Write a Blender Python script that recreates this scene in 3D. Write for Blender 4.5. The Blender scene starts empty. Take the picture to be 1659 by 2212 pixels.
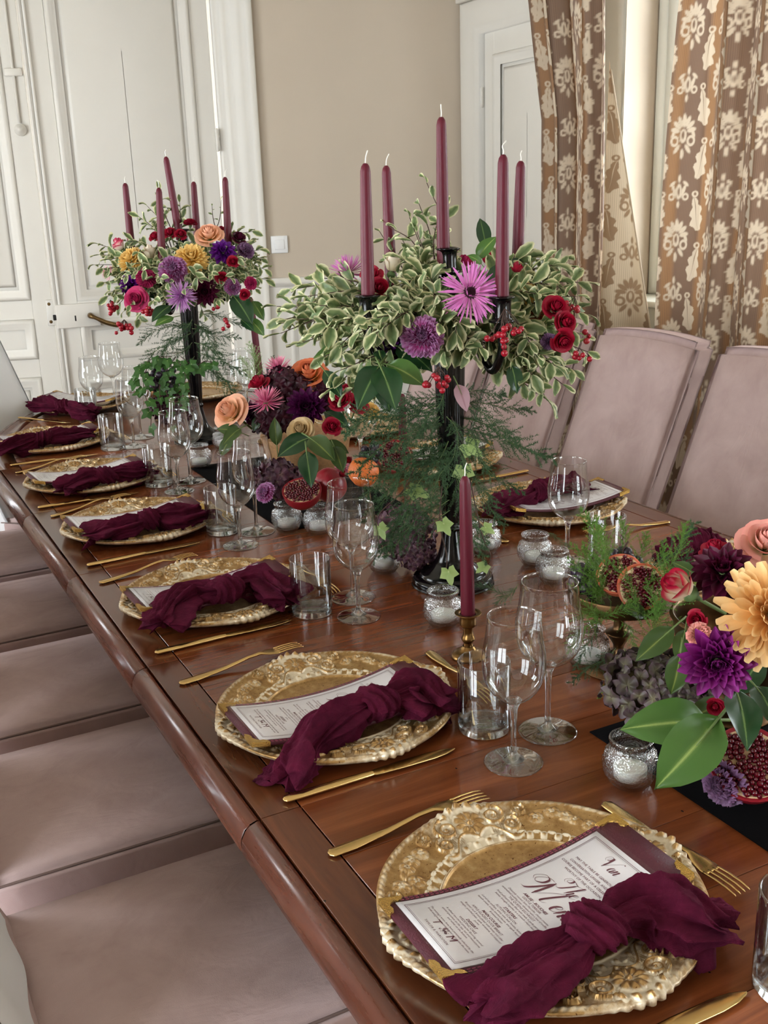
import bpy, bmesh, math, random
import numpy as np
from mathutils import Matrix, Vector
PI = math.pi
SC = bpy.context.scene
COL = SC.collection

# ------------------------------------------------------------------ camera
CAM = np.array([-0.3548, -2.9631, 1.4624])
CYAW, CPITCH, CROLL, FPX = 0.4750, 0.2976, 0.0338, 2285.8
def _cam_axes():
    f = np.array([math.sin(CYAW)*math.cos(CPITCH), math.cos(CYAW)*math.cos(CPITCH), -math.sin(CPITCH)])
    rt = np.array([math.cos(CYAW), -math.sin(CYAW), 0.0]); dn = np.cross(f, rt)
    c, s = math.cos(CROLL), math.sin(CROLL)
    return c*rt+s*dn, -s*rt+c*dn, f
RT, DN, FW = _cam_axes()
cd = bpy.data.cameras.new('camera'); cam = bpy.data.objects.new('camera', cd); COL.objects.link(cam)
cd.sensor_fit = 'VERTICAL'; cd.sensor_height = 36.0; cd.lens = FPX/2212*36.0
cd.clip_start = 0.02; cd.clip_end = 100
cam.matrix_world = Matrix(((RT[0], -DN[0], -FW[0], CAM[0]), (RT[1], -DN[1], -FW[1], CAM[1]), (RT[2], -DN[2], -FW[2], CAM[2]), (0, 0, 0, 1)))
SC.camera = cam

# surveying helpers: a sight line of the photograph met with a plane of the room
def sight(x, y): return FW + RT*(x-829.5)/FPX + DN*(y-1106)/FPX
def at(x, y, depth): return Vector(CAM + sight(x, y)*depth)
def onz(x, y, z=0.76):
    d = sight(x, y); return Vector(CAM + d*((z-CAM[2])/d[2]))
def onplane(x, y, P, n):
    d = sight(x, y); return Vector(CAM + d*(np.dot(np.array(P)-CAM, n)/np.dot(d, n)))

# ------------------------------------------------------------------ sky, daylight portals, exposure
SKY = 12.0
w = bpy.data.worlds.new('sky'); SC.world = w; w.use_nodes = True
bg = w.node_tree.nodes['Background']; bg.inputs[0].default_value = (0.90, 0.95, 1.0, 1); bg.inputs[1].default_value = SKY
SC.view_settings.view_transform = 'Standard'; SC.view_settings.look = 'None'
SC.view_settings.exposure = 0.28; SC.view_settings.gamma = 1.0; SC.view_settings.use_curve_mapping = False
cy = SC.cycles
cy.use_denoising = True; cy.max_bounces = 8; cy.diffuse_bounces = 3; cy.glossy_bounces = 3
cy.transmission_bounces = 6; cy.transparent_max_bounces = 20; cy.use_adaptive_sampling = True; cy.adaptive_threshold = 0.1; cy.adaptive_min_samples = 16; cy.caustics_reflective = False; cy.caustics_refractive = False
cy.sample_clamp_indirect = 6.0; cy.blur_glossy = 0.6
def portal(name, centre, normal, sx, sz):
    l = bpy.data.lights.new(name, 'AREA'); l.shape = 'RECTANGLE'; l.size = sx; l.size_y = sz
    o = bpy.data.objects.new(name, l); COL.objects.link(o)
    n = Vector(normal).normalized(); z = -n; y = Vector((0, 0, 1)); x = y.cross(z).normalized()
    o.matrix_world = Matrix(((x.x, y.x, z.x, centre[0]), (x.y, y.y, z.y, centre[1]), (x.z, y.z, z.z, centre[2]), (0, 0, 0, 1)))
    l.cycles.is_portal = True
    return o

# ------------------------------------------------------------------ material helpers
def lin(c):
    return tuple(((v/255/12.92) if v/255 <= 0.04045 else ((v/255+0.055)/1.055)**2.4) for v in c)
MATS = {}
class NT:
    def __init__(s, name):
        s.m = bpy.data.materials.new(name); s.m.use_nodes = True; s.t = s.m.node_tree
        s.b = s.t.nodes['Principled BSDF']; s.out = s.t.nodes['Material Output']
    def n(s, typ, **kw):
        x = s.t.nodes.new(typ)
        for k, v in kw.items():
            if k.startswith('i_'):
                key = k[2:]; key = int(key) if key.isdigit() else key.replace('_', ' ')
                x.inputs[key].default_value = v
            else: setattr(x, k, v)
        return x
    def l(s, a, b): s.t.links.new(a, b)
    def coords(s, kind='Object', scale=(1, 1, 1), rot=(0, 0, 0)):
        c = s.n('ShaderNodeTexCoord'); m = s.n('ShaderNodeMapping')
        m.inputs['Scale'].default_value = scale; m.inputs['Rotation'].default_value = rot
        s.l(c.outputs[kind], m.inputs[0]); return m.outputs[0]
    def noise(s, vec, scale=5, detail=4, rough=0.5, dist=0.0):
        x = s.n('ShaderNodeTexNoise'); x.inputs['Scale'].default_value = scale; x.inputs['Detail'].default_value = detail
        x.inputs['Roughness'].default_value = rough; x.inputs['Distortion'].default_value = dist
        if vec is not None: s.l(vec, x.inputs['Vector'])
        return x.outputs[0]
    def ramp(s, fac, stops):
        r = s.n('ShaderNodeValToRGB'); e = r.color_ramp.elements
        while len(e) < len(stops): e.new(0.5)
        for k, (p, c) in enumerate(stops):
            e[k].position = p; e[k].color = tuple(c)+(1,)
        s.l(fac, r.inputs[0]); return r.outputs[0]
    def bump(s, h, strength=0.2, dist=0.01):
        b = s.n('ShaderNodeBump'); b.inputs['Strength'].default_value = strength; b.inputs['Distance'].default_value = dist
        s.l(h, b.inputs['Height']); s.l(b.outputs[0], s.b.inputs['Normal']); return b
    def mix(s, f, a, b):
        x = s.n('ShaderNodeMix', data_type='RGBA')
        for sock, v in ((x.inputs[0], f), (x.inputs[6], a), (x.inputs[7], b)):
            if hasattr(v, 'links'): s.l(v, sock)
            elif isinstance(v, (int, float)): sock.default_value = v
            else: sock.default_value = tuple(v)+(1,)
        return x.outputs[2]
def simple(name, col, rough=0.5, metal=0.0, var=0.0, vscale=8, bump=0.0, bscale=60, spec=None, sheen=0.0, sub=0.0, trans=0.0, coat=0.0):
    t = NT(name); c = lin(col); b = t.b
    b.inputs['Roughness'].default_value = rough; b.inputs['Metallic'].default_value = metal
    if spec is not None: b.inputs['Specular IOR Level'].default_value = spec
    if sheen: b.inputs['Sheen Weight'].default_value = sheen; b.inputs['Sheen Roughness'].default_value = 0.5
    if coat: b.inputs['Coat Weight'].default_value = coat; b.inputs['Coat Roughness'].default_value = 0.08
    if sub:
        b.inputs['Subsurface Weight'].default_value = sub; b.inputs['Subsurface Radius'].default_value = (0.004, 0.002, 0.001); b.inputs['Subsurface Scale'].default_value = 1.0
    v = t.coords('Object')
    if var:
        f = t.noise(v, vscale, 5, 0.6)
        t.l(t.ramp(f, [(0.25, tuple(x*(1-var) for x in c)), (0.75, tuple(min(1, x*(1+var)) for x in c))]), b.inputs['Base Color'])
    else: b.inputs['Base Color'].default_value = c+(1,)
    if bump: t.bump(t.noise(v, bscale, 3, 0.6), bump, 0.004)
    MATS[name] = t.m
    return t.m
def leafmat(name, stops, rough=0.45, trl=0.25, attr='blend', rnd=0.12, spec=0.35):
    """petal / leaf colour along an attribute painted on the mesh (base, tip, edge), some light passes through"""
    t = NT(name); a = t.n('ShaderNodeAttribute', attribute_name=attr)
    nz = t.noise(t.coords('Object'), 90, 3, 0.6)
    sm = t.n('ShaderNodeMath', operation='MULTIPLY_ADD'); t.l(nz, sm.inputs[0]); sm.inputs[1].default_value = 0.25; sm.inputs[2].default_value = -0.125
    ad = t.n('ShaderNodeMath', operation='ADD'); t.l(a.outputs['Fac'], ad.inputs[0]); t.l(sm.outputs[0], ad.inputs[1])
    c = t.ramp(ad.outputs[0], [(p, lin(q)) for p, q in stops])
    oi = t.n('ShaderNodeObjectInfo'); hs = t.n('ShaderNodeHueSaturation')
    vm = t.n('ShaderNodeMapRange'); vm.inputs['To Min'].default_value = 1-rnd; vm.inputs['To Max'].default_value = 1+rnd
    t.l(oi.outputs['Random'], vm.inputs[0]); t.l(vm.outputs[0], hs.inputs['Value']); t.l(c, hs.inputs['Color'])
    t.l(hs.outputs[0], t.b.inputs['Base Color']); t.b.inputs['Roughness'].default_value = rough; t.b.inputs['Specular IOR Level'].default_value = spec
    tr = t.n('ShaderNodeBsdfTranslucent'); t.l(hs.outputs[0], tr.inputs[0])
    mx = t.n('ShaderNodeMixShader'); mx.inputs[0].default_value = trl
    t.l(t.b.outputs[0], mx.inputs[1]); t.l(tr.outputs[0], mx.inputs[2]); t.l(mx.outputs[0], t.out.inputs[0])
    MATS[name] = t.m; return t.m

# ------------------------------------------------------------------ object helpers
def tag(o, label=None, cat=None, group=None, kind=None):
    if label: o['label'] = label
    if cat: o['category'] = cat
    if group: o['group'] = group
    if kind: o['kind'] = kind
    return o
def mesh(name, verts, faces, mat=None, smooth=True, attrs=None):
    m = bpy.data.meshes.new(name)
    m.from_pydata([tuple(map(float, v)) for v in verts], [], [tuple(f) for f in faces])
    if mat is not None: m.materials.append(MATS[mat] if isinstance(mat, str) else mat)
    if smooth: m.polygons.foreach_set('use_smooth', [True]*len(m.polygons))
    for k, v in (attrs or {}).items():
        a = m.attributes.new(k, 'FLOAT', 'POINT'); a.data.foreach_set('value', np.asarray(v, dtype=np.float32))
    m.update(); return m
def gridmesh(name, P, mat=None, close_u=False, close_v=False, attrs=None, smooth=True):
    """P[nu][nv] points -> quad mesh, fast"""
    P = np.asarray(P, dtype=np.float32); nu, nv = P.shape[:2]
    i = np.arange(nu if close_u else nu-1); j = np.arange(nv if close_v else nv-1)
    I, J = np.meshgrid(i, j, indexing='ij'); I2 = (I+1) % nu; J2 = (J+1) % nv
    q = np.stack([I*nv+J, I2*nv+J, I2*nv+J2, I*nv+J2], -1).reshape(-1, 4)
    m = bpy.data.meshes.new(name); m.vertices.add(nu*nv); m.vertices.foreach_set('co', P.reshape(-1))
    m.loops.add(q.size); m.loops.foreach_set('vertex_index', q.reshape(-1).astype(np.int32))
    m.polygons.add(len(q)); m.polygons.foreach_set('loop_start', np.arange(0, q.size, 4, dtype=np.int32))
    if smooth: m.polygons.foreach_set('use_smooth', [True]*len(q))
    if mat is not None: m.materials.append(MATS[mat] if isinstance(mat, str) else mat)
    for k, v in (attrs or {}).items():
        a = m.attributes.new(k, 'FLOAT', 'POINT'); a.data.foreach_set('value', np.asarray(v, dtype=np.float32).reshape(-1))
    m.update(); m.validate(); return m
def ob(name, me, parent=None, M=None):
    o = bpy.data.objects.new(name, me); COL.objects.link(o)
    if parent is not None: o.parent = parent
    if M is not None: o.matrix_basis = M
    return o
def thing(name, label, cat, loc=(0, 0, 0), rotz=0.0, group=None, M=None):
    o = bpy.data.objects.new(name, None); COL.objects.link(o); o.empty_display_size = 0.05
    o.matrix_basis = M if M is not None else Matrix.Translation(Vector(loc)) @ Matrix.Rotation(rotz, 4, 'Z')
    return tag(o, label, cat, group)
def copy_tree(o, parent=None, M=None):
    c = o.copy(); COL.objects.link(c); c.parent = parent
    if M is not None: c.matrix_basis = M
    for ch in o.children: copy_tree(ch, c)
    return c
def bm_mesh(name, bm, mat, smooth=True):
    m = bpy.data.meshes.new(name); bm.to_mesh(m); bm.free()
    if mat is not None: m.materials.append(MATS[mat] if isinstance(mat, str) else mat)
    if smooth: m.polygons.foreach_set('use_smooth', [True]*len(m.polygons))
    return m
def rbox(name, x0, x1, y0, y1, z0, z1, mat, r=0.002, seg=2, smooth=True, fn=None):
    bm = bmesh.new()
    bmesh.ops.create_cube(bm, size=1.0)
    for v in bm.verts:
        v.co = Vector(((x0+x1)/2+v.co.x*(x1-x0), (y0+y1)/2+v.co.y*(y1-y0), (z0+z1)/2+v.co.z*(z1-z0)))
    if r > 0: bmesh.ops.bevel(bm, geom=list(bm.edges), offset=r, segments=seg, profile=0.5, affect='EDGES')
    if fn:
        for v in bm.verts: v.co = Vector(fn(v.co))
    m = bm_mesh(name, bm, mat, smooth)
    return m
def boxes(name, lst, mat, bevel=0.0):
    bm = bmesh.new()
    for (x0, x1, y0, y1, z0, z1) in lst:
        g = bmesh.ops.create_cube(bm, size=1.0)
        for v in g['verts']:
            v.co = Vector(((x0+x1)/2+v.co.x*(x1-x0), (y0+y1)/2+v.co.y*(y1-y0), (z0+z1)/2+v.co.z*(z1-z0)))
    if bevel: bmesh.ops.bevel(bm, geom=list(bm.edges), offset=bevel, segments=1, affect='EDGES')
    return bm_mesh(name, bm, mat, False)
def lathe(name, prof, mat, n=40, attrs=None, fn=None):
    """prof [(r,z)...] about z"""
    a = np.linspace(0, 2*PI, n, endpoint=False); prof = np.array(prof, float)
    P = np.stack([np.outer(prof[:, 0], np.cos(a)), np.outer(prof[:, 0], np.sin(a)), np.repeat(prof[:, 1:2], n, 1)], -1)
    if fn is not None: P = fn(P, a)
    return gridmesh(name, P, mat, close_v=True)
def spline(pts, n):
    """Catmull-Rom through pts"""
    p = np.array(pts, float); p = np.vstack([2*p[0]-p[1], p, 2*p[-1]-p[-2]]); k = len(p)-3
    out = []
    for t in np.linspace(0, k-1e-9, n):
        i = int(t); f = t-i; a, b, c, d = p[i:i+4]
        out.append(0.5*((2*b)+(-a+c)*f+(2*a-5*b+4*c-d)*f*f+(-a+3*b-3*c+d)*f**3))
    return np.array(out)
def frames(path):
    path = np.array(path, float); T = np.gradient(path, axis=0); T /= np.linalg.norm(T, axis=1)[:, None]+1e-12
    n = np.array([0, 0, 1.0]) if abs(T[0][2]) < 0.9 else np.array([1.0, 0, 0])
    N = []
    for t in T:
        n = n-t*np.dot(n, t); n /= np.linalg.norm(n)+1e-12; N.append(n.copy())
    N = np.array(N); return T, N, np.cross(T, N)
def tube(name, path, rad, mat, n=8, cap=True):
    path = np.array(path, float); T, N, B = frames(path); rad = np.broadcast_to(np.asarray(rad, float), (len(path),))
    a = np.linspace(0, 2*PI, n, endpoint=False)
    P = path[:, None]+rad[:, None, None]*(np.cos(a)[None, :, None]*N[:, None]+np.sin(a)[None, :, None]*B[:, None])
    if cap: P = np.concatenate([np.repeat(path[:1, None], n, 1), P, np.repeat(path[-1:, None], n, 1)], 0)
    return gridmesh(name, P, mat, close_v=True)
def rectframe(name, W, H, prof, mat, open_bottom=False):
    """mitred picture-frame moulding round the rectangle 0..W x 0..H (x along, z up); prof [(inset, proud)], proud towards -y"""
    c = [(0, 0), (W, 0), (W, H), (0, H)]; sg = [(1, 1), (-1, 1), (-1, -1), (1, -1)]
    idx = [0, 3, 2, 1]
    if open_bottom: idx = [0, 3, 2, 1]
    P = []
    for k in idx:
        P.append([(c[k][0]+sg[k][0]*i, -p, c[k][1]+(sg[k][1]*i if not (open_bottom and sg[k][1] > 0) else 0)) for i, p in prof])
    return gridmesh(name, P, mat, close_u=not open_bottom, smooth=False)
def lookmat(loc, normal, spin=0.0, scale=1.0):
    """frame at loc whose local z looks along normal"""
    n = Vector(normal).normalized(); q = Vector((0, 0, 1)).rotation_difference(n)
    return Matrix.Translation(Vector(loc)) @ q.to_matrix().to_4x4() @ Matrix.Rotation(spin, 4, 'Z') @ Matrix.Scale(scale, 4)
def camdir(r, u, f):
    """direction given as right / up / away as seen in the photograph"""
    return Vector(RT*r-DN*u+FW*f)
def M3(loc, x, y, z): return Matrix(((x[0], y[0], z[0], loc[0]), (x[1], y[1], z[1], loc[1]), (x[2], y[2], z[2], loc[2]), (0, 0, 0, 1)))
# ------------------------------------------------------------------ materials of the room
simple('wall_paint', (200, 186, 168), 0.75, var=0.03, vscale=2, bump=0.05, bscale=180)
simple('trim_paint', (226, 222, 214), 0.42, var=0.02, vscale=3, bump=0.03, bscale=40)
simple('ceiling_paint', (206, 196, 178), 0.8)
simple('window_paint', (232, 236, 230), 0.4, var=0.04, vscale=6)
simple('radiator_paint', (240, 240, 238), 0.35)
simple('plastic_white', (240, 240, 240), 0.35)
simple('bronze', (120, 96, 62), 0.38, 0.9, var=0.3, vscale=40)
simple('steel_white', (225, 222, 216), 0.35, var=0.04)
simple('dark_hole', (30, 28, 26), 0.8)
def wood_mat(name, axis, c0, c1, rough=0.2):
    t = NT(name); sc = (2.2, 30, 30) if axis == 'x' else (30, 2.2, 30)
    v = t.coords('Object', sc)
    oi = t.n('ShaderNodeObjectInfo'); add = t.n('ShaderNodeVectorMath', operation='ADD')
    mul = t.n('ShaderNodeVectorMath', operation='SCALE'); mul.inputs[0].default_value = (37, 53, 71); t.l(oi.outputs['Random'], mul.inputs['Scale'])
    t.l(v, add.inputs[0]); t.l(mul.outputs[0], add.inputs[1])
    g = t.noise(add.outputs[0], 1.0, 6, 0.65, 0.7)
    blot = t.noise(t.coords('Object', (1, 1, 1)), 5, 3, 0.5)
    col = t.ramp(g, [(0.28, lin(c0)), (0.5, lin(tuple((a+b)/2 for a, b in zip(c0, c1)))), (0.72, lin(c1))])
    hs = t.n('ShaderNodeHueSaturation'); vm = t.n('ShaderNodeMapRange'); vm.inputs['To Min'].default_value = 0.82; vm.inputs['To Max'].default_value = 1.16
    t.l(oi.outputs['Random'], vm.inputs[0]); t.l(vm.outputs[0], hs.inputs['Value'])
    t.l(t.mix(t.ramp(blot, [(0.3, (0, 0, 0)), (0.8, (0.35, 0.35, 0.35))]), col, lin(c0)), hs.inputs['Color'])
    # worm holes and dents
    vo = t.n('ShaderNodeTexVoronoi'); vo.inputs['Scale'].default_value = 45; t.l(t.coords('Object', (1, 0.6, 1)), vo.inputs['Vector'])
    dm = t.noise(t.coords('Object'), 9, 2)
    hole = t.n('ShaderNodeMath', operation='LESS_THAN'); t.l(vo.outputs['Distance'], hole.inputs[0]); hole.inputs[1].default_value = 0.055
    gate = t.n('ShaderNodeMath', operation='GREATER_THAN'); t.l(dm, gate.inputs[0]); gate.inputs[1].default_value = 0.58
    hg = t.n('ShaderNodeMath', operation='MULTIPLY'); t.l(hole.outputs[0], hg.inputs[0]); t.l(gate.outputs[0], hg.inputs[1])
    t.l(t.mix(hg.outputs[0], hs.outputs[0], lin((30, 14, 8))), t.b.inputs['Base Color'])
    rr = t.n('ShaderNodeMapRange'); rr.inputs['To Min'].default_value = rough-0.05; rr.inputs['To Max'].default_value = rough+0.12
    t.l(g, rr.inputs[0]); t.l(rr.outputs[0], t.b.inputs['Roughness'])
    t.b.inputs['Coat Weight'].default_value = 0.25; t.b.inputs['Coat Roughness'].default_value = 0.12
    t.bump(g, 0.06, 0.002)
    MATS[name] = t.m
wood_mat('wood_cross', 'x', (86, 39, 19), (144, 79, 41), 0.16)
wood_mat('wood_long', 'y', (72, 35, 19), (114, 63, 36), 0.19)
wood_mat('wood_edge', 'y', (70, 32, 19), (112, 60, 40), 0.24)
wood_mat('wood_floor', 'y', (120, 84, 56), (160, 120, 84), 0.35)
simple('groove_dark', (26, 12, 8), 0.6)
simple('black_cloth', (9, 8, 10), 0.95, bump=0.3, bscale=900, spec=0.08)

# ------------------------------------------------------------------ room
ZC = 2.95
BU = Vector((0.949, -0.316, 0)); BN = Vector((-0.316, -0.949, 0)); BP = Vector((1.70, 2.07, 0))     # back wall
def Fr(P, u, n): return M3(P, u, -n, Vector((0, 0, 1)))     # frame: x along the wall, -y into the room, z up
def wallmesh(name, M, x0, x1, mat, opens=(), th=0.3, z1=ZC):
    xs = sorted({x0, x1, *[o[0] for o in opens], *[o[1] for o in opens]}); bx = []
    for a, b in zip(xs[:-1], xs[1:]):
        cut = [o for o in opens if o[0] <= a+1e-6 and o[1] >= b-1e-6]
        if not cut: bx.append((a, b, 0, th, 0, z1))
        else:
            if cut[0][2] > 0: bx.append((a, b, 0, th, 0, cut[0][2]))
            if cut[0][3] < z1: bx.append((a, b, 0, th, cut[0][3], z1))
    o = ob(name, boxes(name, bx, mat), None, M); return tag(o, kind='structure')
BF = Fr(BP, BU, BN)
C1 = BP+BU*0.95                                   # corner with the side-door wall
D2 = Vector((-0.04, -1.0, 0)).normalized(); N2 = Vector((-1, 0.04, 0)).normalized()
DF = Fr(C1, D2, N2)                               # x runs towards the camera
W0 = C1+D2*1.02; WU = Vector((0.22, -0.975, 0)).normalized(); WN = Vector((-0.975, -0.22, 0)).normalized()
WF = Fr(W0, WU, WN)                               # window wall
wallmesh('wall_back', BF, -3.4, 0.95, 'wall_paint', [(-1.90, -0.22, 0, 2.55)])
wallmesh('wall_side_door', DF, 0, 1.02, 'wall_paint', [(0.16, 0.90, 0, 2.15)])
WIN = [(0.18, 1.42, 0.98, 2.45), (2.35, 3.75, 0.98, 2.45)]
wallmesh('wall_right', WF, 0, 5.2, 'wall_paint', WIN, th=0.36)
LX = -2.1
wallmesh('wall_left', Fr(Vector((LX, -4.6, 0)), Vector((0, 1, 0)), Vector((1, 0, 0))), 0, 8.2, 'wall_paint', [(1.2, 2.9, 0.35, 2.45), (4.0, 5.7, 0.35, 2.45)])
wallmesh('wall_near', Fr(Vector((4.0, -4.6, 0)), Vector((-1, 0, 0)), Vector((0, 1, 0))), 0, 6.2, 'wall_paint', [(1.4, 2.6, 0.5, 2.3)])
# the next room seen through the gap of the door
wallmesh('wall_hall', Fr(BP+BN*-1.2, BU, BN), -3.4, 1.2, 'trim_paint')
tag(ob('ceiling', boxes('ceiling', [(-2.6, 4.6, -5.0, 4.2, ZC, ZC+0.1)], 'ceiling_paint')), kind='structure')
fl = thing('floor', None, None); tag(fl, kind='structure'); del fl
bpy.data.objects.remove(bpy.data.objects['floor'])
floor = tag(ob('floor', boxes('floor', [(-2.6, 4.6, -5.0, 4.2, -0.1, 0.0)], 'groove_dark')), kind='structure')
fm = rbox('floor_plank', -0.068, 0.068, -0.6, 0.6, 0, 0.012, 'wood_floor', 0.002, 1)
for i in range(24):
    for j in range(5):
        ob('plank', fm, floor, Matrix.Translation((-1.9+i*0.1385, -3.9+j*1.205+(0.6 if i % 2 else 0), 0)))
# windows (out of the frame ones only let the daylight in)
def W2(F, x, y, z): return F @ Vector((x, y, z))
k = 0
for F, lst in ((WF, WIN), (Fr(Vector((LX, -4.6, 0)), Vector((0, 1, 0)), Vector((1, 0, 0))), [(1.2, 2.9, 0.35, 2.45), (4.0, 5.7, 0.35, 2.45)]),
               (Fr(Vector((4.0, -4.6, 0)), Vector((-1, 0, 0)), Vector((0, 1, 0))), [(1.4, 2.6, 0.5, 2.3)])):
    nrm = (F.to_3x3() @ Vector((0, -1, 0)))
    for (a, b, z0, z1) in lst:
        k += 1; dy = 0.21
        wroot = tag(ob('window_%d' % k, rectframe('window_frame', b-a, z1-z0, [(0, -0.08), (0, 0.0), (0.012, 0.016), (0.05, 0.016), (0.06, 0.0), (0.06, -0.08)], 'window_paint'), None, F @ Matrix.Translation((a, dy, z0))), kind='structure')
        mid = (b-a)/2
        for s in (0, 1):
            xa = 0.06 if s == 0 else mid+0.002; xb = mid-0.002 if s == 0 else b-a-0.06
            c = ob('casement', rectframe('casement', xb-xa, z1-z0-0.12, [(0, 0), (0, 0.022), (0.045, 0.022), (0.055, 0.012), (0.062, 0.012), (0.062, -0.03), (0, -0.03)], 'window_paint'), wroot, Matrix.Translation((xa, 0, 0.06)))
            H = z1-z0-0.12
            for q in (1, 2):
                ob('glazing_bar', rbox('glazing_bar', 0.06, xb-xa-0.06, -0.014, 0.02, H*q/3-0.012, H*q/3+0.012, 'window_paint', 0.004, 1), c)
            ob('pane', mesh('pane', [(0.05, 0.0, 0.05), (xb-xa-0.05, 0.0, 0.05), (xb-xa-0.05, 0.0, H-0.05), (0.05, 0, H-0.05)], [(0, 1, 2, 3)], None, False), c)
        portal('daylight', W2(F, (a+b)/2, dy+0.12, (z0+z1)/2), nrm, b-a, z1-z0)
def schlick(t, f0=0.04, normal=None, power=5.0):
    """mirror share of a glass skin, the same seen from either side"""
    lw = t.n('ShaderNodeLayerWeight'); lw.inputs['Blend'].default_value = 0.5
    if normal is not None: t.l(normal, lw.inputs['Normal'])
    pw = t.n('ShaderNodeMath', operation='POWER'); t.l(lw.outputs['Facing'], pw.inputs[0]); pw.inputs[1].default_value = power
    ma = t.n('ShaderNodeMath', operation='MULTIPLY_ADD', use_clamp=True); t.l(pw.outputs[0], ma.inputs[0]); ma.inputs[1].default_value = 1-f0; ma.inputs[2].default_value = f0
    return ma.outputs[0]
def thin_glass(name, tint=(1, 1, 1), f0=0.04, rough=0.0, power=4.0):
    """clear blown glass: light passes straight, the rims and grazing faces mirror"""
    t = NT(name)
    tr = t.n('ShaderNodeBsdfTransparent'); tr.inputs[0].default_value = tuple(tint)+(1,)
    gl = t.n('ShaderNodeBsdfGlossy'); gl.inputs['Roughness'].default_value = rough
    mx = t.n('ShaderNodeMixShader'); t.l(schlick(t, f0, None, power), mx.inputs[0]); t.l(tr.outputs[0], mx.inputs[1]); t.l(gl.outputs[0], mx.inputs[2])
    t.l(mx.outputs[0], t.out.inputs[0]); t.t.nodes.remove(t.b); MATS[name] = t.m
thin_glass('pane_glass', (0.97, 0.99, 0.98), 0.03)
for o in bpy.data.objects:
    if o.name.startswith('pane'): o.data.materials.append(MATS['pane_glass'])

# ------------------------------------------------------------------ doors of the back wall
MOULD = [(0, 0), (0.004, 0.012), (0.014, 0.016), (0.022, 0.010), (0.03, 0.006), (0.036, 0.001), (0.05, -0.004)]
def door_leaf(root, w, h, panels, th=0.042):
    """slab with sunk fields: stiles, rails, a moulding and a raised field for each panel (x0,x1,z0,z1)"""
    xs0 = min(p[0] for p in panels); xs1 = max(p[1] for p in panels)
    ob('stile', rbox('stile', 0, xs0, 0, th, 0, h, 'trim_paint', 0.002, 1, False), root)
    ob('stile', rbox('stile', xs1, w, 0, th, 0, h, 'trim_paint', 0.002, 1, False), root)
    zs = sorted([p[2:] for p in panels]); prev = 0
    for (a, b) in zs+[(h, h)]:
        ob('rail', rbox('rail', xs0, xs1, 0.0005, th, prev, a, 'trim_paint', 0.001, 1, False), root); prev = b
    for (a, b, c, d) in panels:
        f = ob('panel', rbox('panel', a, b, 0.016, th-0.01, c, d, 'trim_paint', 0, 1, False), root)
        ob('moulding', rectframe('moulding', b-a, d-c, MOULD, 'trim_paint'), f, Matrix.Translation((a, 0, c)))
        if d-c > 0.3: ob('raised_field', rectframe('raised_field', b-a-0.13, d-c-0.13, [(0, -0.016), (0.0, -0.012), (0.016, -0.006), (min(b-a, d-c)/2-0.066, -0.006)], 'trim_paint'), f, Matrix.Translation((a+0.065, 0, c+0.065)))
PZ = [(0.985, 2.40), (0.70, 0.895), (0.16, 0.612)]
# left leaf, shut
gapx = -1.118; LWD = 0.82
d1 = thing('door_1', None, None, M=BF @ Matrix.Translation((gapx-LWD, -0.02, 0.01))); tag(d1, kind='structure')
door_leaf(d1, LWD, 2.53, [(0.085, LWD-0.095, a, b) for a, b in PZ])
# cremone bolt and strike box on the left leaf
ob('bolt_rod', tube('bolt_rod', [(LWD-0.045, -0.012, z) for z in (1.79, 1.9, 2.1, 2.3, 2.52)], 0.006, 'trim_paint', 8), d1)
ob('bolt_knob', lathe('bolt_knob', [(0, 0.03), (0.010, 0.03), (0.011, 0.026), (0.018, 0.024), (0.019, 0.02), (0.026, 0.018), (0.027, 0.0)], 'trim_paint', 24), d1, Matrix.Translation((LWD-0.045, -0.001, 1.76)) @ Matrix.Rotation(PI/2, 4, 'X'))
ob('bolt_guide', rbox('bolt_guide', LWD-0.085, LWD-0.008, -0.02, -0.001, 1.99, 2.025, 'trim_paint', 0.006, 2), d1)
sb = ob('strike_box', rbox('strike_box', LWD-0.028, LWD+0.012, -0.022, 0.0, 0.86, 0.985, 'steel_white', 0.004, 2), d1)
for z in (0.88, 0.965): ob('screw', lathe('screw', [(0, 0.004), (0.006, 0.003), (0.008, 0)], 'bronze', 12), sb, Matrix.Translation((LWD-0.012, -0.022, z)) @ Matrix.Rotation(PI/2, 4, 'X'))
# right leaf, ajar
hinge = BF @ Vector((-0.272, -0.02, 0.01)); AJ = math.radians(13)
RUl = (-BU*math.cos(AJ)+BN*math.sin(AJ)); RNl = Vector((0, 0, 1)).cross(-RUl) * -1
RNl = Vector((-(-RUl).y, (-RUl).x, 0)) * -1
edge = onplane(119, 668, np.array(hinge), np.array(RNl)); RWD = (edge-hinge).dot(RUl)
d2 = thing('door_2', None, None, M=Fr(hinge+RUl*RWD, -RUl, RNl)); tag(d2, kind='structure')
door_leaf(d2, RWD, 2.53, [(0.105, RWD-0.085, a, b) for a, b in PZ])
ob('astragal', rectframe('astragal', 0.036, 2.52, [(0, 0), (0.003, 0.014), (0.009, 0.016), (0.012, 0.009), (0.017, 0.012)], 'trim_paint'), d2, Matrix.Translation((-0.006, 0, 0)))
lk = ob('lock_case', rbox('lock_case', 0.0, 0.20, -0.022, 0.0, 0.865, 0.975, 'trim_paint', 0.003, 2), d2)
ob('latch', rbox('latch', -0.014, 0.0, -0.018, -0.004, 0.905, 0.93, 'dark_hole', 0.002, 1), lk)
ob('keyhole', rbox('keyhole', 0.082, 0.09, -0.0235, -0.02, 0.895, 0.922, 'dark_hole', 0.002, 1), lk)
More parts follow.
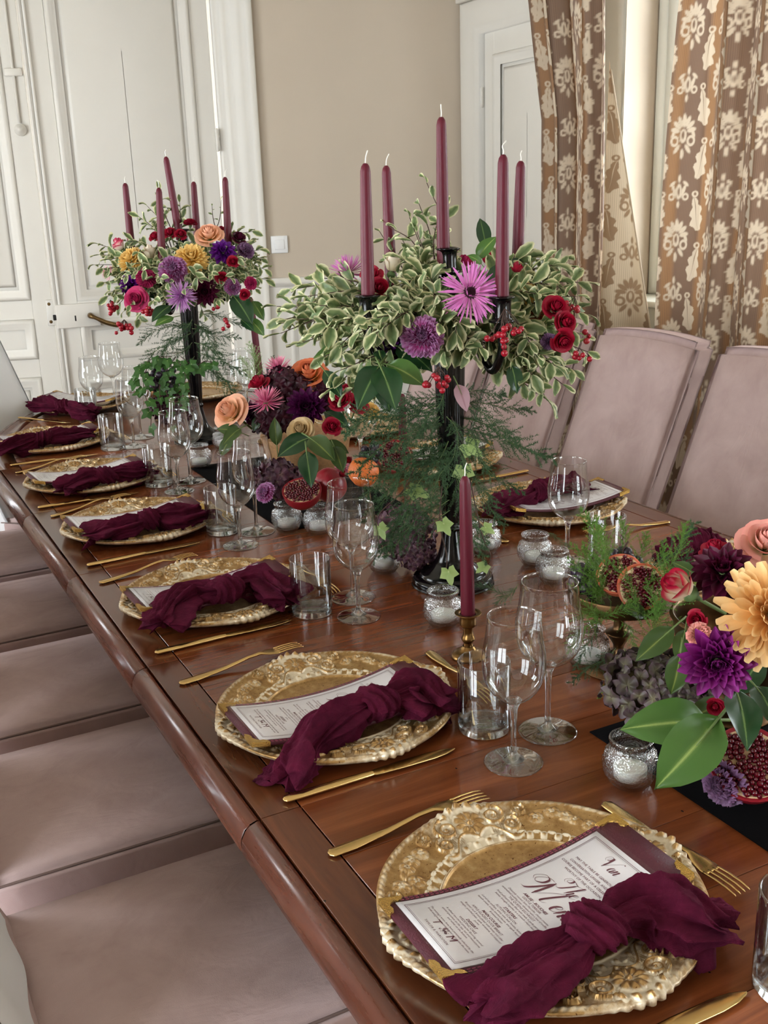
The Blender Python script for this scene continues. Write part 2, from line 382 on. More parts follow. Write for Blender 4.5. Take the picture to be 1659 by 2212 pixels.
hp = spline([(0.155, -0.02, 0.917), (0.155, -0.055, 0.917), (0.175, -0.066, 0.907), (0.215, -0.066, 0.885), (0.25, -0.066, 0.872), (0.285, -0.064, 0.862)], 24)
hr = np.interp(np.linspace(0, 1, 24), [0, .2, .35, .45, .5, .9, .95, 1], [.014, .013, .009, .009, .011, .012, .008, .007])
ob('door_handle', tube('door_handle', hp, hr, 'bronze', 10), d2)
for z in (0.35, 1.64, 2.3):
    ob('hinge', lathe('hinge', [(0, 0), (0.008, 0.003), (0.009, 0.05), (0.008, 0.052), (0.009, 0.054), (0.009, 0.1), (0.004, 0.105), (0, 0.106)], 'trim_paint', 12), d2, Matrix.Translation((RWD+0.004, -0.008, z)))
CAS = [(0, 0), (0, 0.03), (0.004, 0.034), (0.03, 0.034), (0.034, 0.026), (0.06, 0.03), (0.075, 0.024), (0.10, 0.02), (0.104, 0.014), (0.13, 0.016), (0.15, 0.012), (0.153, 0.006), (0.175, 0.008), (0.19, 0.004), (0.192, -0.05)]
dw = ob('trim_1', rectframe('trim_1', 2.09, 2.75, [(i, p) for i, p in CAS], 'trim_paint', True), None, BF @ Matrix.Translation((-2.155, -0.001, 0))); tag(dw, kind='structure')
# dado, chair rail and baseboard
dd = tag(ob('trim_2', rbox('trim_2', -0.064, 0.945, -0.008, 0.0, 0.0, 1.012, 'trim_paint', 0.001, 1, False), None, BF), kind='structure')
ob('chair_rail', gridmesh('chair_rail', [[(x, -p, z) for p, z in [(0.008, 1.0), (0.016, 1.004), (0.02, 1.012), (0.03, 1.02), (0.03, 1.028), (0.022, 1.034), (0.026, 1.04), (0.012, 1.046), (0, 1.047)]] for x in (-0.064, 0.945)], 'trim_paint', smooth=False), dd)
ob('dado_moulding', rectframe('dado_moulding', 0.86, 0.78, MOULD, 'trim_paint'), dd, Matrix.Translation((0.03, -0.008, 0.175)))
ob('baseboard', rbox('baseboard', -0.064, 0.945, -0.02, -0.008, 0.0, 0.12, 'trim_paint', 0.003, 1, False), dd)
# light switch
sw = thing('light_switch', 'square white light switch on the beige wall above the chair rail', 'light switch', M=BF @ Matrix.Translation((0.0, -0.001, 1.208)))
ob('cover_plate', rbox('cover_plate', -0.042, 0.042, -0.010, 0, -0.042, 0.042, 'plastic_white', 0.004, 2), sw)
ob('rocker', rbox('rocker', -0.024, 0.024, -0.0145, -0.009, -0.024, 0.024, 'plastic_white', 0.002, 2), sw)

# ------------------------------------------------------------------ side door by the curtain
d3 = thing('door_3', None, None, M=DF @ Matrix.Translation((0.168, 0.015, 0.01))); tag(d3, kind='structure')
door_leaf(d3, 0.725, 2.135, [(0.085, 0.64, 1.02, 2.03), (0.085, 0.64, 0.16, 0.9)])
for z in (0.4, 1.80): ob('hinge', lathe('hinge', [(0, 0), (0.007, 0.003), (0.008, 0.045), (0.007, 0.047), (0.008, 0.049), (0.008, 0.09), (0.004, 0.094), (0, 0.095)], 'trim_paint', 12), d3, Matrix.Translation((-0.006, -0.014, z)))
C2 = [(0, 0), (0, 0.03), (0.01, 0.034), (0.05, 0.03), (0.075, 0.022), (0.11, 0.026), (0.125, 0.016), (0.148, 0.014), (0.15, -0.03)]
c3 = tag(ob('trim_3', rectframe('trim_3', 1.02, 2.285, C2, 'trim_paint', True), None, DF @ Matrix.Translation((0.015, -0.001, 0))), kind='structure')
ob('door_cap', rbox('door_cap', -0.01, 1.03, -0.05, 0, 2.285, 2.325, 'trim_paint', 0.006, 2), c3)
ob('overdoor_moulding', rectframe('overdoor_moulding', 0.9, 0.5, MOULD, 'wall_paint'), c3, Matrix.Translation((0.06, 0, 2.37)))

# ------------------------------------------------------------------ window board, casing, radiator
wc = tag(ob('trim_4', rectframe('trim_4', 1.24+0.24, 2.45-0.98+0.24, [(0, 0), (0, 0.02), (0.01, 0.026), (0.06, 0.022), (0.09, 0.016), (0.118, 0.014), (0.12, -0.2)], 'window_paint'), None, WF @ Matrix.Translation((0.06, -0.001, 0.86))), kind='structure')
ob('window_board', rbox('window_board', 0.02, 1.46, -0.05, 0.20, 0.102, 0.128, 'window_paint', 0.006, 2), wc)
ob('apron_panel', rbox('apron_panel', 0.08, 1.40, -0.012, 0.0, -0.10, 0.0, 'window_paint', 0.004, 1), wc)
rd = thing('radiator', 'white ribbed radiator under the window behind the chairs', 'radiator', M=WF @ Matrix.Translation((0.25, -0.02, 0)))
ob('front_panel', rbox('front_panel', 0, 1.25, -0.11, -0.095, 0.15, 0.80, 'radiator_paint', 0.004, 2), rd)
ob('back_panel', rbox('back_panel', 0, 1.25, -0.03, -0.015, 0.15, 0.80, 'radiator_paint', 0.004, 2), rd)
gb = rbox('top_slat', -0.005, 0.005, -0.108, -0.018, 0.785, 0.805, 'radiator_paint', 0.002, 1)
for i in range(44): ob('top_slat', gb, rd, Matrix.Translation((0.03+i*0.0277, 0, 0)))
for x in (0.1, 1.15): ob('foot', rbox('foot', x-0.02, x+0.02, -0.10, -0.03, 0.012, 0.152, 'radiator_paint', 0.003, 1), rd)
ob('valve', lathe('valve', [(0, 0), (0.018, 0.0), (0.02, 0.05), (0.012, 0.06), (0, 0.06)], 'plastic_white', 16), rd, Matrix.Translation((-0.025, -0.06, 0.2)))
ob('pipe', tube('pipe', [(-0.025, -0.06, 0.012), (-0.025, -0.06, 0.21)], 0.009, 'radiator_paint', 10), rd)

# ------------------------------------------------------------------ dining table
TZ = 0.76; XL, XR = -0.027, 1.227; XC = 0.6; LEAF = 0.4823; Y0, Y1 = 0.0, -5*LEAF; EB = 1.02
tb = thing('dining_table', 'long oval dining table of glossy red-brown wood with jointed leaves', 'table')
def board(x0, x1, y0, y1, mat, name='board', g=0.0008, gx=0.0006):
    ob(name, rbox(name, x0+gx, x1-gx, y0+g, y1-g, TZ-0.028, TZ, mat, 0.0004, 1, False), tb)
NOSE = [(0.0018, TZ-0.028), (0.0018, TZ-0.0015), (0.006, TZ-0.0005), (0.014, TZ-0.003), (0.021, TZ-0.009), (0.0255, TZ-0.018), (0.027, TZ-0.028), (0.026, TZ-0.036), (0.020, TZ-0.042), (0.010, TZ-0.044), (0.001, TZ-0.044)]
for k in range(5):
    ya, yb = -LEAF*(k+1), -LEAF*k
    board(0.0, 0.0519, ya, yb, 'wood_long', 'frame_board', 0.0008, 0.0015); board(1.1481, 1.20, ya, yb, 'wood_long', 'frame_board', 0.0008, 0.0015)
    cuts = [0, .26, .49, .76, 1]
    for a, b in zip(cuts[:-1], cuts[1:]): board(0.0519, 1.1481, ya+a*LEAF, ya+b*LEAF, 'wood_cross', 'plank', 0.0004)
    for s in (0, 1):
        P = [[((-d if s == 0 else 1.2+d), y, z) for d, z in NOSE] for y in (ya+0.0012, ya+0.004, yb-0.004, yb-0.0012)]
        for q in (0, 3):
            P[q] = [(x+(0.0015 if s == 0 else -0.0015), y, z-0.001) for x, y, z in P[q]]
        ob('nosing', gridmesh('nosing', P, 'wood_edge'), tb)
def ell(t, ox, cyy, sgn, off=0.0):      # t 0..pi, left to right round the end
    return (XC-(0.6+off)*math.cos(t), cyy+sgn*(EB-0.027+off)*math.sin(t))
for (cyy, sgn) in ((Y0, 1), (Y1, -1)):
    for a in range(6):
        t0, t1 = PI*a/6, PI*(a+1)/6; ts = np.linspace(t0+0.0012, t1-0.0012, 10)
        P = []
        for t in ts:
            i = ell(t, 0, cyy, sgn, -0.0527); o2 = ell(t, 0, cyy, sgn, -0.0008)
            P.append([(*i, TZ-0.028), (*i, TZ), (*o2, TZ), (*o2, TZ-0.028)])
        ob('frame_board', gridmesh('frame_board', P, 'wood_long', smooth=False), tb)
        ob('nosing', gridmesh('nosing', [[(*ell(t, 0, cyy, sgn, d), z) for d, z in NOSE] for t in ts], 'wood_edge'), tb)
    n = 8
    for q in range(n):                  # planks of the rounded end, clipped by the curved board
        ya = (EB-0.08)*q/n; yb = (EB-0.08)*(q+1)/n
        V = []
        R = EB-0.08
        for y in np.linspace(ya+0.0004, min(yb-0.0004, R*0.9995), 6):
            hx = (0.6-0.053)*math.sqrt(max(0, 1-(y/R)**2)); V.append([(XC-hx, cyy+sgn*y, TZ-0.028), (XC-hx, cyy+sgn*y, TZ), (XC+hx, cyy+sgn*y, TZ), (XC+hx, cyy+sgn*y, TZ-0.028)])
        ob('plank', gridmesh('plank', V, 'wood_cross', smooth=False), tb)
sub = [[(*ell(t, 0, c, s, -0.006), TZ-0.03) for t in np.linspace(0, PI, 24)] for c, s in ((Y0, 1),)][0]+[(*ell(PI-t, 0, Y1, -1, -0.006), TZ-0.03) for t in np.linspace(0, PI, 24)]
ob('underframe', mesh('underframe', sub+[(x, y, z-0.012) for x, y, z in sub], [tuple(range(48)), tuple(range(95, 47, -1))]+[(i, (i+1) % 48, 48+(i+1) % 48, 48+i) for i in range(48)], 'groove_dark', False), tb)
for x in (0.03, 1.15): ob('apron', rbox('apron', x, x+0.02, Y1, Y0, TZ-0.13, TZ-0.042, 'wood_edge', 0.002, 1, False), tb)
for x in (0.25, 0.95):
    for y in (-2.2, -1.2, -0.2):
        ob('leg', lathe('leg', [(0, 0.0), (0.035, 0), (0.03, 0.06), (0.022, 0.1), (0.034, 0.3), (0.042, 0.5), (0.028, 0.55), (0.045, 0.6), (0.045, TZ-0.042), (0, TZ-0.042)], 'wood_edge', 20), tb, Matrix.Translation((x, y, 0)))
# black cloths under the flower arrangements
CLOTHS = [(0.455, 0.80, -2.72, -1.965, 'black cloth runner under the flower bowl at the right edge'), (0.445, 0.76, -0.935, -0.28, 'black cloth runner under the wicker bowl between the candelabras')]
def tz(x, y): return TZ+(0.0019 if any(a < x < b and c < y < d for a, b, c, d, _ in CLOTHS) else 0.0003)
for (xa, xb, ya, yb, lb) in CLOTHS:
    rp = []
    for y in np.linspace(ya, yb, 30): rp.append([(x, y, TZ+z) for x, z in [(xa, 0.0002), (xa, 0.0016), ((xa+xb)/2, 0.0018), (xb, 0.0016), (xb, 0.0002)]])
    rp = [[(p[0], p[1]-0.0003, TZ+0.0002) for p in rp[0]]]+rp+[[(p[0], p[1]+0.0003, TZ+0.0002) for p in rp[-1]]]
    tag(ob('table_runner', gridmesh('table_runner', rp, 'black_cloth', smooth=False)), lb, 'table runner')

# ------------------------------------------------------------------ upholstered chairs
def velvet(name, c0, c1):
    t = NT(name); v = t.coords('Object'); f = t.noise(v, 7, 4, 0.6, 0.4); f2 = t.noise(t.coords('Object', (1, 1, 1)), 900, 2, 0.5)
    t.l(t.ramp(f, [(0.3, lin(c0)), (0.7, lin(c1))]), t.b.inputs['Base Color']); t.b.inputs['Roughness'].default_value = 0.75
    t.b.inputs['Sheen Weight'].default_value = 0.6; t.b.inputs['Sheen Roughness'].default_value = 0.4
    t.b.inputs['Sheen Tint'].default_value = lin(c1)+(1,)
    b1 = t.bump(f2, 0.25, 0.0015)
    b2 = t.n('ShaderNodeBump'); b2.inputs['Strength'].default_value = 0.35; b2.inputs['Distance'].default_value = 0.012
    t.l(t.noise(t.coords('Object', (1, 2.2, 1)), 9, 3, 0.55, 0.8), b2.inputs['Height']); t.l(b2.outputs[0], b1.inputs['Normal'])
    MATS[name] = t.m
velvet('velvet', (172, 147, 144), (197, 173, 170))
simple('stitch', (120, 100, 94), 0.8)
simple('dark_leg', (58, 40, 30), 0.45)
def chair_meshes():
    d = {}
    def sag(c):
        x, y, z = c; k = max(0, 1-(abs(y)/0.2)**2)*max(0, 1-((x-0.23)/0.25)**2)
        return (x, y, z+(0.014*k if z > 0.42 else 0))
    bm = bmesh.new(); bmesh.ops.create_cube(bm, size=1.0)
    for v in bm.verts: v.co = Vector((0.22+v.co.x*0.5, v.co.y*0.42, 0.395+v.co.z*0.15))
    bmesh.ops.subdivide_edges(bm, edges=list(bm.edges), cuts=7, use_grid_fill=True)
    for v in bm.verts: v.co = Vector(sag(v.co))
    out = [e for e in bm.edges if len(e.link_faces) == 2 and e.calc_face_angle(0) > 0.7]
    bmesh.ops.bevel(bm, geom=out, offset=0.014, segments=3, affect='EDGES')
    d['seat'] = bm_mesh('seat', bm, 'velvet')
    # seam run along the upper edge of the side
    path = [(0.46, 0.2035, 0.462), (0.2, 0.2045, 0.463), (-0.03, 0.2035, 0.462)]
    d['seam'] = tube('seam', spline([(x, -y, z-0.004) for x, y, z in path], 20), 0.0022, 'stitch', 6)
    d['seam2'] = tube('seam', spline([(x, y, z-0.004) for x, y, z in path], 20), 0.0022, 'stitch', 6)
    def lean(c):
        x, y, z = c; t = (z-0.45)/0.6
        s = 1+0.02*t; bow = 0.016*(1-(y/0.2)**2)*max(0, t)
        return (x-0.395*(z-0.47)-bow*0.6, y*s, z+(0.014*(1-(y/0.21)**2) if z > 0.9 else 0)*((z-0.9)/0.15))
    bm = bmesh.new(); bmesh.ops.create_cube(bm, size=1.0)
    for v in bm.verts: v.co = Vector((-0.035+v.co.x*0.07, v.co.y*0.408, 0.70+v.co.z*0.68))
    bmesh.ops.subdivide_edges(bm, edges=list(bm.edges), cuts=7, use_grid_fill=True)
    out = [e for e in bm.edges if len(e.link_faces) == 2 and e.calc_face_angle(0) > 0.7]
    bmesh.ops.bevel(bm, geom=out, offset=0.018, segments=4, affect='EDGES')
    for v in bm.verts: v.co = Vector(lean(v.co))
    d['backrest'] = bm_mesh('backrest', bm, 'velvet')
    d['legs'] = []
    for (x, y) in ((0.43, 0.17), (0.43, -0.17), (-0.02, 0.17), (-0.02, -0.17)):
        d['legs'].append(rbox('leg', x-0.018, x+0.018, y-0.018, y+0.018, 0.012, 0.33, 'dark_leg', 0.003, 1))
    return d
CH = chair_meshes()
def chair(x, y, rz, label, group=None):
    t = thing('upholstered_chair', label, 'chair', (x, y, 0), rz, group)
    ob('seat', CH['seat'], t); ob('backrest', CH['backrest'], t); ob('seam', CH['seam'], t); ob('seam', CH['seam2'], t)
    for m in CH['legs']: ob('leg', m, t)
    return t
CY = -1.742
names = ['taupe velvet chair nearest the viewer, pushed under the left table edge', 'second velvet chair from the viewer along the left table edge', 'third velvet chair from the viewer along the left table edge',
         'fourth velvet chair from the viewer along the left table edge', 'farthest left-hand velvet chair, only a sliver of seat showing']
for i, nm in enumerate(names): chair(-0.262+(0.0 if i else 0.0), CY+i*0.4863+(0.005 if i else 0), 0, nm)
names = ['pink velvet chair cut by the right edge of the photo', 'pink velvet chair standing alone between curtain and tabletop, whole back visible', 'third pink velvet chair, half hidden behind the flowers of the tall candelabra', 'fourth pink velvet chair hidden behind the ferns on the right side']
for i, nm in enumerate(names): chair(1.44, -1.154+i*0.4863, PI, nm)
# ------------------------------------------------------------------ tableware materials
def charger_mat():
    t = NT('gilt'); a = t.n('ShaderNodeAttribute', attribute_name='wash'); v = t.coords('Object')
    g = t.noise(v, 60, 5, 0.7); g2 = t.noise(v, 260, 3, 0.6)
    gold = t.ramp(g, [(0.25, lin((140, 100, 54))), (0.55, lin((184, 148, 96))), (0.8, lin((214, 190, 144)))])
    spk = t.n('ShaderNodeMath', operation='LESS_THAN'); t.l(g2, spk.inputs[0]); spk.inputs[1].default_value = 0.34
    gold = t.mix(spk.outputs[0], gold, lin((104, 66, 26)))
    sm = t.n('ShaderNodeMath', operation='MULTIPLY_ADD'); t.l(g, sm.inputs[0]); sm.inputs[1].default_value = 0.9; sm.inputs[2].default_value = -0.45
    ad = t.n('ShaderNodeMath', operation='ADD', use_clamp=True); t.l(a.outputs['Fac'], ad.inputs[0]); t.l(sm.outputs[0], ad.inputs[1])
    f = t.ramp(ad.outputs[0], [(0.35, (0, 0, 0)), (0.7, (1, 1, 1))])
    t.l(t.mix(f, gold, lin((222, 208, 182))), t.b.inputs['Base Color'])
    inv = t.n('ShaderNodeMapRange'); inv.inputs['To Min'].default_value = 0.72; inv.inputs['To Max'].default_value = 0.1
    t.l(f, inv.inputs[0]); t.l(inv.outputs[0], t.b.inputs['Metallic'])
    t.b.inputs['Roughness'].default_value = 0.36; t.bump(g2, 0.12, 0.0012); MATS['gilt'] = t.m
charger_mat()
simple('gold_cutlery', (216, 182, 120), 0.22, 1.0, var=0.06, vscale=60)
simple('gold_corner', (208, 168, 92), 0.26, 1.0, var=0.1, vscale=200, bump=0.5, bscale=700)
simple('leather', (78, 22, 38), 0.55, var=0.12, vscale=90, bump=0.35, bscale=420)
simple('thread', (150, 62, 88), 0.7)
simple('paper', (236, 232, 236), 0.6)
simple('ink', (98, 40, 56), 0.6)
thin_glass('clear_glass', (0.975, 0.985, 0.985), 0.07, 0.0, 2.0)
thin_glass('sleeve', (1, 1, 1), 0.03, 0.05)
def solid_glass(name, rough=0.0):
    t = NT(name); g = t.n('ShaderNodeBsdfGlass'); g.inputs['Roughness'].default_value = rough; g.inputs['IOR'].default_value = 1.45
    tr = t.n('ShaderNodeBsdfTransparent'); tr.inputs[0].default_value = (0.97, 0.98, 0.98, 1)
    mx = t.n('ShaderNodeMixShader'); mx.inputs[0].default_value = 0.8
    t.l(tr.outputs[0], mx.inputs[1]); t.l(g.outputs[0], mx.inputs[2]); t.l(mx.outputs[0], t.out.inputs[0]); t.t.nodes.remove(t.b); MATS[name] = t.m
solid_glass('thick_glass')
def pressed_glass():
    t = NT('pressed_glass'); g = t.n('ShaderNodeBsdfGlossy'); g.inputs['Roughness'].default_value = 0.08
    tr = t.n('ShaderNodeBsdfTransparent'); tr.inputs[0].default_value = (0.95, 0.96, 0.96, 1)
    v = t.coords('Object'); vo = t.n('ShaderNodeTexVoronoi'); vo.inputs['Scale'].default_value = 330; t.l(v, vo.inputs['Vector'])
    b = t.n('ShaderNodeBump'); b.inputs['Strength'].default_value = 0.7; b.inputs['Distance'].default_value = 0.0014; t.l(vo.outputs['Distance'], b.inputs['Height'])
    t.l(b.outputs[0], g.inputs['Normal'])
    mx = t.n('ShaderNodeMixShader'); t.l(schlick(t, 0.11, b.outputs[0], 2.0), mx.inputs[0]); t.l(tr.outputs[0], mx.inputs[1]); t.l(g.outputs[0], mx.inputs[2])
    t.l(mx.outputs[0], t.out.inputs[0]); t.t.nodes.remove(t.b); MATS['pressed_glass'] = t.m
pressed_glass()
simple('wax_white', (240, 238, 232), 0.5, sub=0.2)
simple('tin', (200, 200, 200), 0.3, 0.9)
def cloth_mat():
    t = NT('muslin'); v = t.coords('Object'); f = t.noise(v, 30, 3, 0.6); wv = t.noise(t.coords('Object', (1, 1, 1)), 1400, 1, 0.5)
    c = t.ramp(f, [(0.3, lin((66, 14, 34))), (0.7, lin((94, 24, 50)))])
    t.l(c, t.b.inputs['Base Color']); t.b.inputs['Roughness'].default_value = 0.9; t.b.inputs['Sheen Weight'].default_value = 0.35
    t.b.inputs['Specular IOR Level'].default_value = 0.1
    t.b.inputs['Sheen Tint'].default_value = lin((130, 50, 84))+(1,); b1 = t.bump(wv, 0.3, 0.001)
    b2 = t.n('ShaderNodeBump'); b2.inputs['Strength'].default_value = 0.7; b2.inputs['Distance'].default_value = 0.006
    t.l(t.noise(t.coords('Object', (0.6, 1, 1)), 75, 4, 0.62, 1.2), b2.inputs['Height']); t.l(b2.outputs[0], b1.inputs['Normal'])
    tr = t.n('ShaderNodeBsdfTranslucent'); t.l(c, tr.inputs[0]); mx = t.n('ShaderNodeMixShader'); mx.inputs[0].default_value = 0.18
    t.l(t.b.outputs[0], mx.inputs[1]); t.l(tr.outputs[0], mx.inputs[2]); t.l(mx.outputs[0], t.out.inputs[0]); MATS['muslin'] = t.m
cloth_mat()

# ------------------------------------------------------------------ charger plate: relief worked as a height field
def charger_mesh():
    nt = 720
    rr = np.concatenate([np.linspace(0.0, 0.094, 8), np.linspace(0.0955, 0.1655, 84)])
    th = np.linspace(0, 2*PI, nt, endpoint=False)
    R, T = np.meshgrid(rr, th, indexing='ij')
    h = np.zeros_like(R); orn = np.zeros_like(R)
    base = np.interp(R, [0, .090, .098, .103, .112, .15, .160, .1655], [.007, .007, .0085, .0095, .0115, .0185, .0205, .0195])
    def add(hh, o=None): 
        nonlocal h, orn
        h = np.maximum(h, hh); orn = np.maximum(orn, (hh > 0.0003)*1.0 if o is None else o)
    g = lambda x, s: np.exp(-(x/s)**2)
    # inner fillet and egg-and-dart band
    add(0.0022*g(R-0.1005, 0.0018))
    eg = np.cos(T*44); add(0.0026*g(R-0.109, 0.0042)*np.clip(eg, 0, 1)**0.5); add(0.0018*g(R-0.1145, 0.0016)*np.clip(0.4-eg, 0, 1))
    # rope edge
    add(0.0013*g(R-0.1605, 0.0035)*(0.6+0.4*np.sin(T*116+R*700)), 0.42*g(R-0.1605, 0.004))
    # four cartouches
    for c in range(4):
        tc = PI/4+c*PI/2
        dT = (T-tc+PI) % (2*PI)-PI; X = dT*0.134; Y = R-0.137
        zone = (np.abs(X) < 0.062) & (R > 0.101)
        orn = np.maximum(orn, np.where(zone, 0.55*g(X, 0.05), 0))
        rho = np.hypot(X, Y*1.05); ph = np.arctan2(Y, X)
        add(np.where(rho < 0.0185, 0.0042*(0.45+0.55*np.abs(np.cos(5*ph)))*g(rho-0.0105, 0.0075), 0)); add(0.0048*g(rho, 0.0035))
        for s in (-1, 1):
            for (cx, cyy, q, wd) in ((0.0285, 0.004, 0.0095, 0.0026), (0.046, -0.012, 0.008, 0.0024), (0.0565, 0.009, 0.0062, 0.0022)):
                r2 = np.hypot(X-s*cx, Y-cyy); p2 = np.arctan2(Y-cyy, s*(X-s*cx)); sp = np.cos(2*PI*(r2/(q*0.72)-p2/(2*PI)+0.25)); add(np.where(r2 < q*1.45, 0.0038*np.clip(sp, 0, 1)**0.7*(0.45+0.55*r2/q), 0)); add(0.0034*g(r2, 0.002))
            lat = (np.abs(X-s*0.030) < 0.011) & (Y < -0.009) & (Y > -0.026)
            add(np.where(lat, 0.0022*np.maximum(np.cos((X+Y)*1900)**8, np.cos((X-Y)*1900)**8), 0), np.where(lat, 0.7, 0))
            cur = Y-(-0.020+0.010*np.sin(np.abs(X)*95)); add(np.where(np.abs(X) < 0.06, 0.0032*g(cur, 0.0020), 0))
        add(np.where(np.abs(X) < 0.028, 0.004*g(Y-0.0205-0.004*np.cos(X*120), 0.0042)*(0.6+0.4*np.cos(X*640)), 0))
    # sprays of blossom in between
    rng = random.Random(3)
    for c in range(4):
        for k in range(5):
            tc = c*PI/2+(k-2)*0.105+rng.uniform(-.02, .02); yc = rng.uniform(-0.010, 0.010); q = rng.uniform(0.006, 0.0085)
            dT = (T-tc+PI) % (2*PI)-PI; X = dT*0.134; Y = R-0.136-yc; rho = np.hypot(X, Y); ph = np.arctan2(Y, X)+k
            add(np.where(rho < q*1.25, 0.0026*np.abs(np.cos(2.5*ph))**0.6*g(rho-q*0.6, q*0.45), 0), np.where(rho < q*1.2, 0.3, 0)); add(0.0026*g(rho, q*0.3))
            lf = np.abs(Y+0.35*(X-q*1.9))-0.0035*np.clip(np.sin(np.clip((X-q*0.8)/(q*2.2), 0, 1)*PI), 0, 1); add(np.where(lf < 0, 0.0020*np.clip(-lf/0.002, 0, 1)**0.5, 0), np.where(lf < 0, 0.25, 0))
    # scalloped outline with a crest at every cartouche
    crest = sum(g(((T-(PI/4+c*PI/2)+PI) % (2*PI)-PI)*0.16, 0.030)*(1+0.35*np.cos(((T-(PI/4+c*PI/2)+PI) % (2*PI)-PI)*88)) for c in range(4))
    K = np.clip((R-0.12)/0.045, 0, 1); Ro = R+0.0062*crest*K**2
    Z = base+1.35*h+0.0026*crest*K**2
    top = np.stack([Ro*np.cos(T), Ro*np.sin(T), Z], -1)
    wash = np.where(R < 0.099, 0.0, np.clip(0.22*(orn > .2)+0.95*orn*np.clip(1-h/0.0028, 0, 1), 0, 1))
    und = []
    ro = Ro[-1]
    for (f, z) in ((1.0, .0165), (.985, .0135), (.93, .0095), (.75, .0), (.72, .0), (.0, .002)):
        und.append(np.stack([ro*f*np.cos(th), ro*f*np.sin(th), np.full(nt, z)], -1))
    P = np.concatenate([top, np.array(und)], 0); wa = np.concatenate([wash, np.tile(np.full(nt, 0.55), (6, 1))], 0)
    wa[-4:] = 0.2
    return gridmesh('charger', P, 'gilt', close_v=True, attrs={'wash': wa})
CHG = charger_mesh()
# ------------------------------------------------------------------ cutlery (lies along +x, handle first)
def bar(name, prof, mat, nz=10):
    """prof [(x, halfwidth, z, thickness)] -> flat rounded bar"""
    prof = np.array(prof, float); k = np.linspace(0, len(prof)-1, (len(prof)-1)*5+1); i = np.arange(len(prof))
    p = np.stack([np.interp(k, i, prof[:, c]) for c in range(4)], -1)
    a = np.linspace(0, 2*PI, nz, endpoint=False); P = []
    for x, hw, z, t in p: P.append([(x, hw*math.cos(q), z+t*math.sin(q)) for q in a])
    P = [[(p[0][0], 0, p[0][2])]*nz]+P+[[(p[-1][0], 0, p[-1][2])]*nz]
    return gridmesh(name, P, mat, close_v=True)
FH = bar('handle', [(0, .003, .003, .0012), (.004, .0085, .0032, .0016), (.03, .0088, .0035, .0018), (.075, .0048, .006, .0022), (.115, .0034, .0125, .0024), (.135, .0045, .014, .0022), (.147, .0105, .0125, .0016), (.160, .0122, .0105, .0013), (.168, .0122, .0105, .0012)], 'gold_cutlery')
TN = bar('tine', [(.164, .0018, .0106, .0012), (.18, .0016, .0118, .0011), (.195, .0014, .0114, .001), (.205, .001, .0098, .0008), (.208, .0004, .0090, .0004)], 'gold_cutlery', 8)
KH = bar('handle', [(0, .002, .004, .0015), (.003, .0066, .0042, .0028), (.01, .0076, .0044, .0034), (.07, .0068, .0044, .0034), (.116, .0056, .0046, .0032), (.121, .005, .0046, .003)], 'gold_cutlery')
KB = bar('blade', [(.119, .0046, .0046, .0022), (.124, .0072, .0046, .0013), (.16, .0088, .0046, .0009), (.205, .0088, .0046, .0008), (.225, .0066, .0046, .0007), (.236, .003, .0046, .0006), (.2395, .0006, .0046, .0004)], 'gold_cutlery')
def fork(loc, rz, label, group, s=1.0):
    t = thing('fork', label, 'fork', group=group, M=Matrix.Translation(Vector(loc)) @ Matrix.Rotation(rz, 4, 'Z') @ Matrix.Scale(s, 4))
    ob('handle', FH, t)
    for q in (-1.5, -.5, .5, 1.5): ob('tine', TN, t, Matrix.Translation((0, q*0.0066, 0)))
    return t
def knife(loc, rz, label, group):
    t = thing('knife', label, 'knife', loc, rz, group); ob('handle', KH, t); ob('blade', KB, t); return t

# ------------------------------------------------------------------ menu folder
FL, FWD = 0.287, 0.121
def mz(x): return 0.0235+0.019*(abs(x)/(FL/2))**2
def sheet(name, x0, x1, y0, y1, z0, z1, mat, n=20):
    P = []
    for x in np.linspace(x0, x1, n):
        z = mz(x); P.append([(x, y0, z+z0), (x, y0, z+z1), (x, y1, z+z1), (x, y1, z+z0)])
    P = [[P[0][0]]*4]+P+[[P[-1][0]]*4]
    return gridmesh(name, P, mat, close_v=True, smooth=False)
def text_geo(body, size, v, shear=0.0, off=0.0, u=0.0, spacing=1.0, align='CENTER'):
    c = bpy.data.curves.new('t', 'FONT'); c.body = body; c.size = size; c.align_x = align; c.shear = shear; c.offset = off; c.resolution_u = 2; c.space_character = spacing
    o = bpy.data.objects.new('t', c); COL.objects.link(o); dg = bpy.context.evaluated_depsgraph_get(); dg.update()
    m = o.evaluated_get(dg).to_mesh(); vs = [(p.co.x+u, p.co.y+v) for p in m.vertices]; fs = [tuple(p.vertices) for p in m.polygons]
    o.evaluated_get(dg).to_mesh_clear(); bpy.data.objects.remove(o); bpy.data.curves.remove(c); return vs, fs
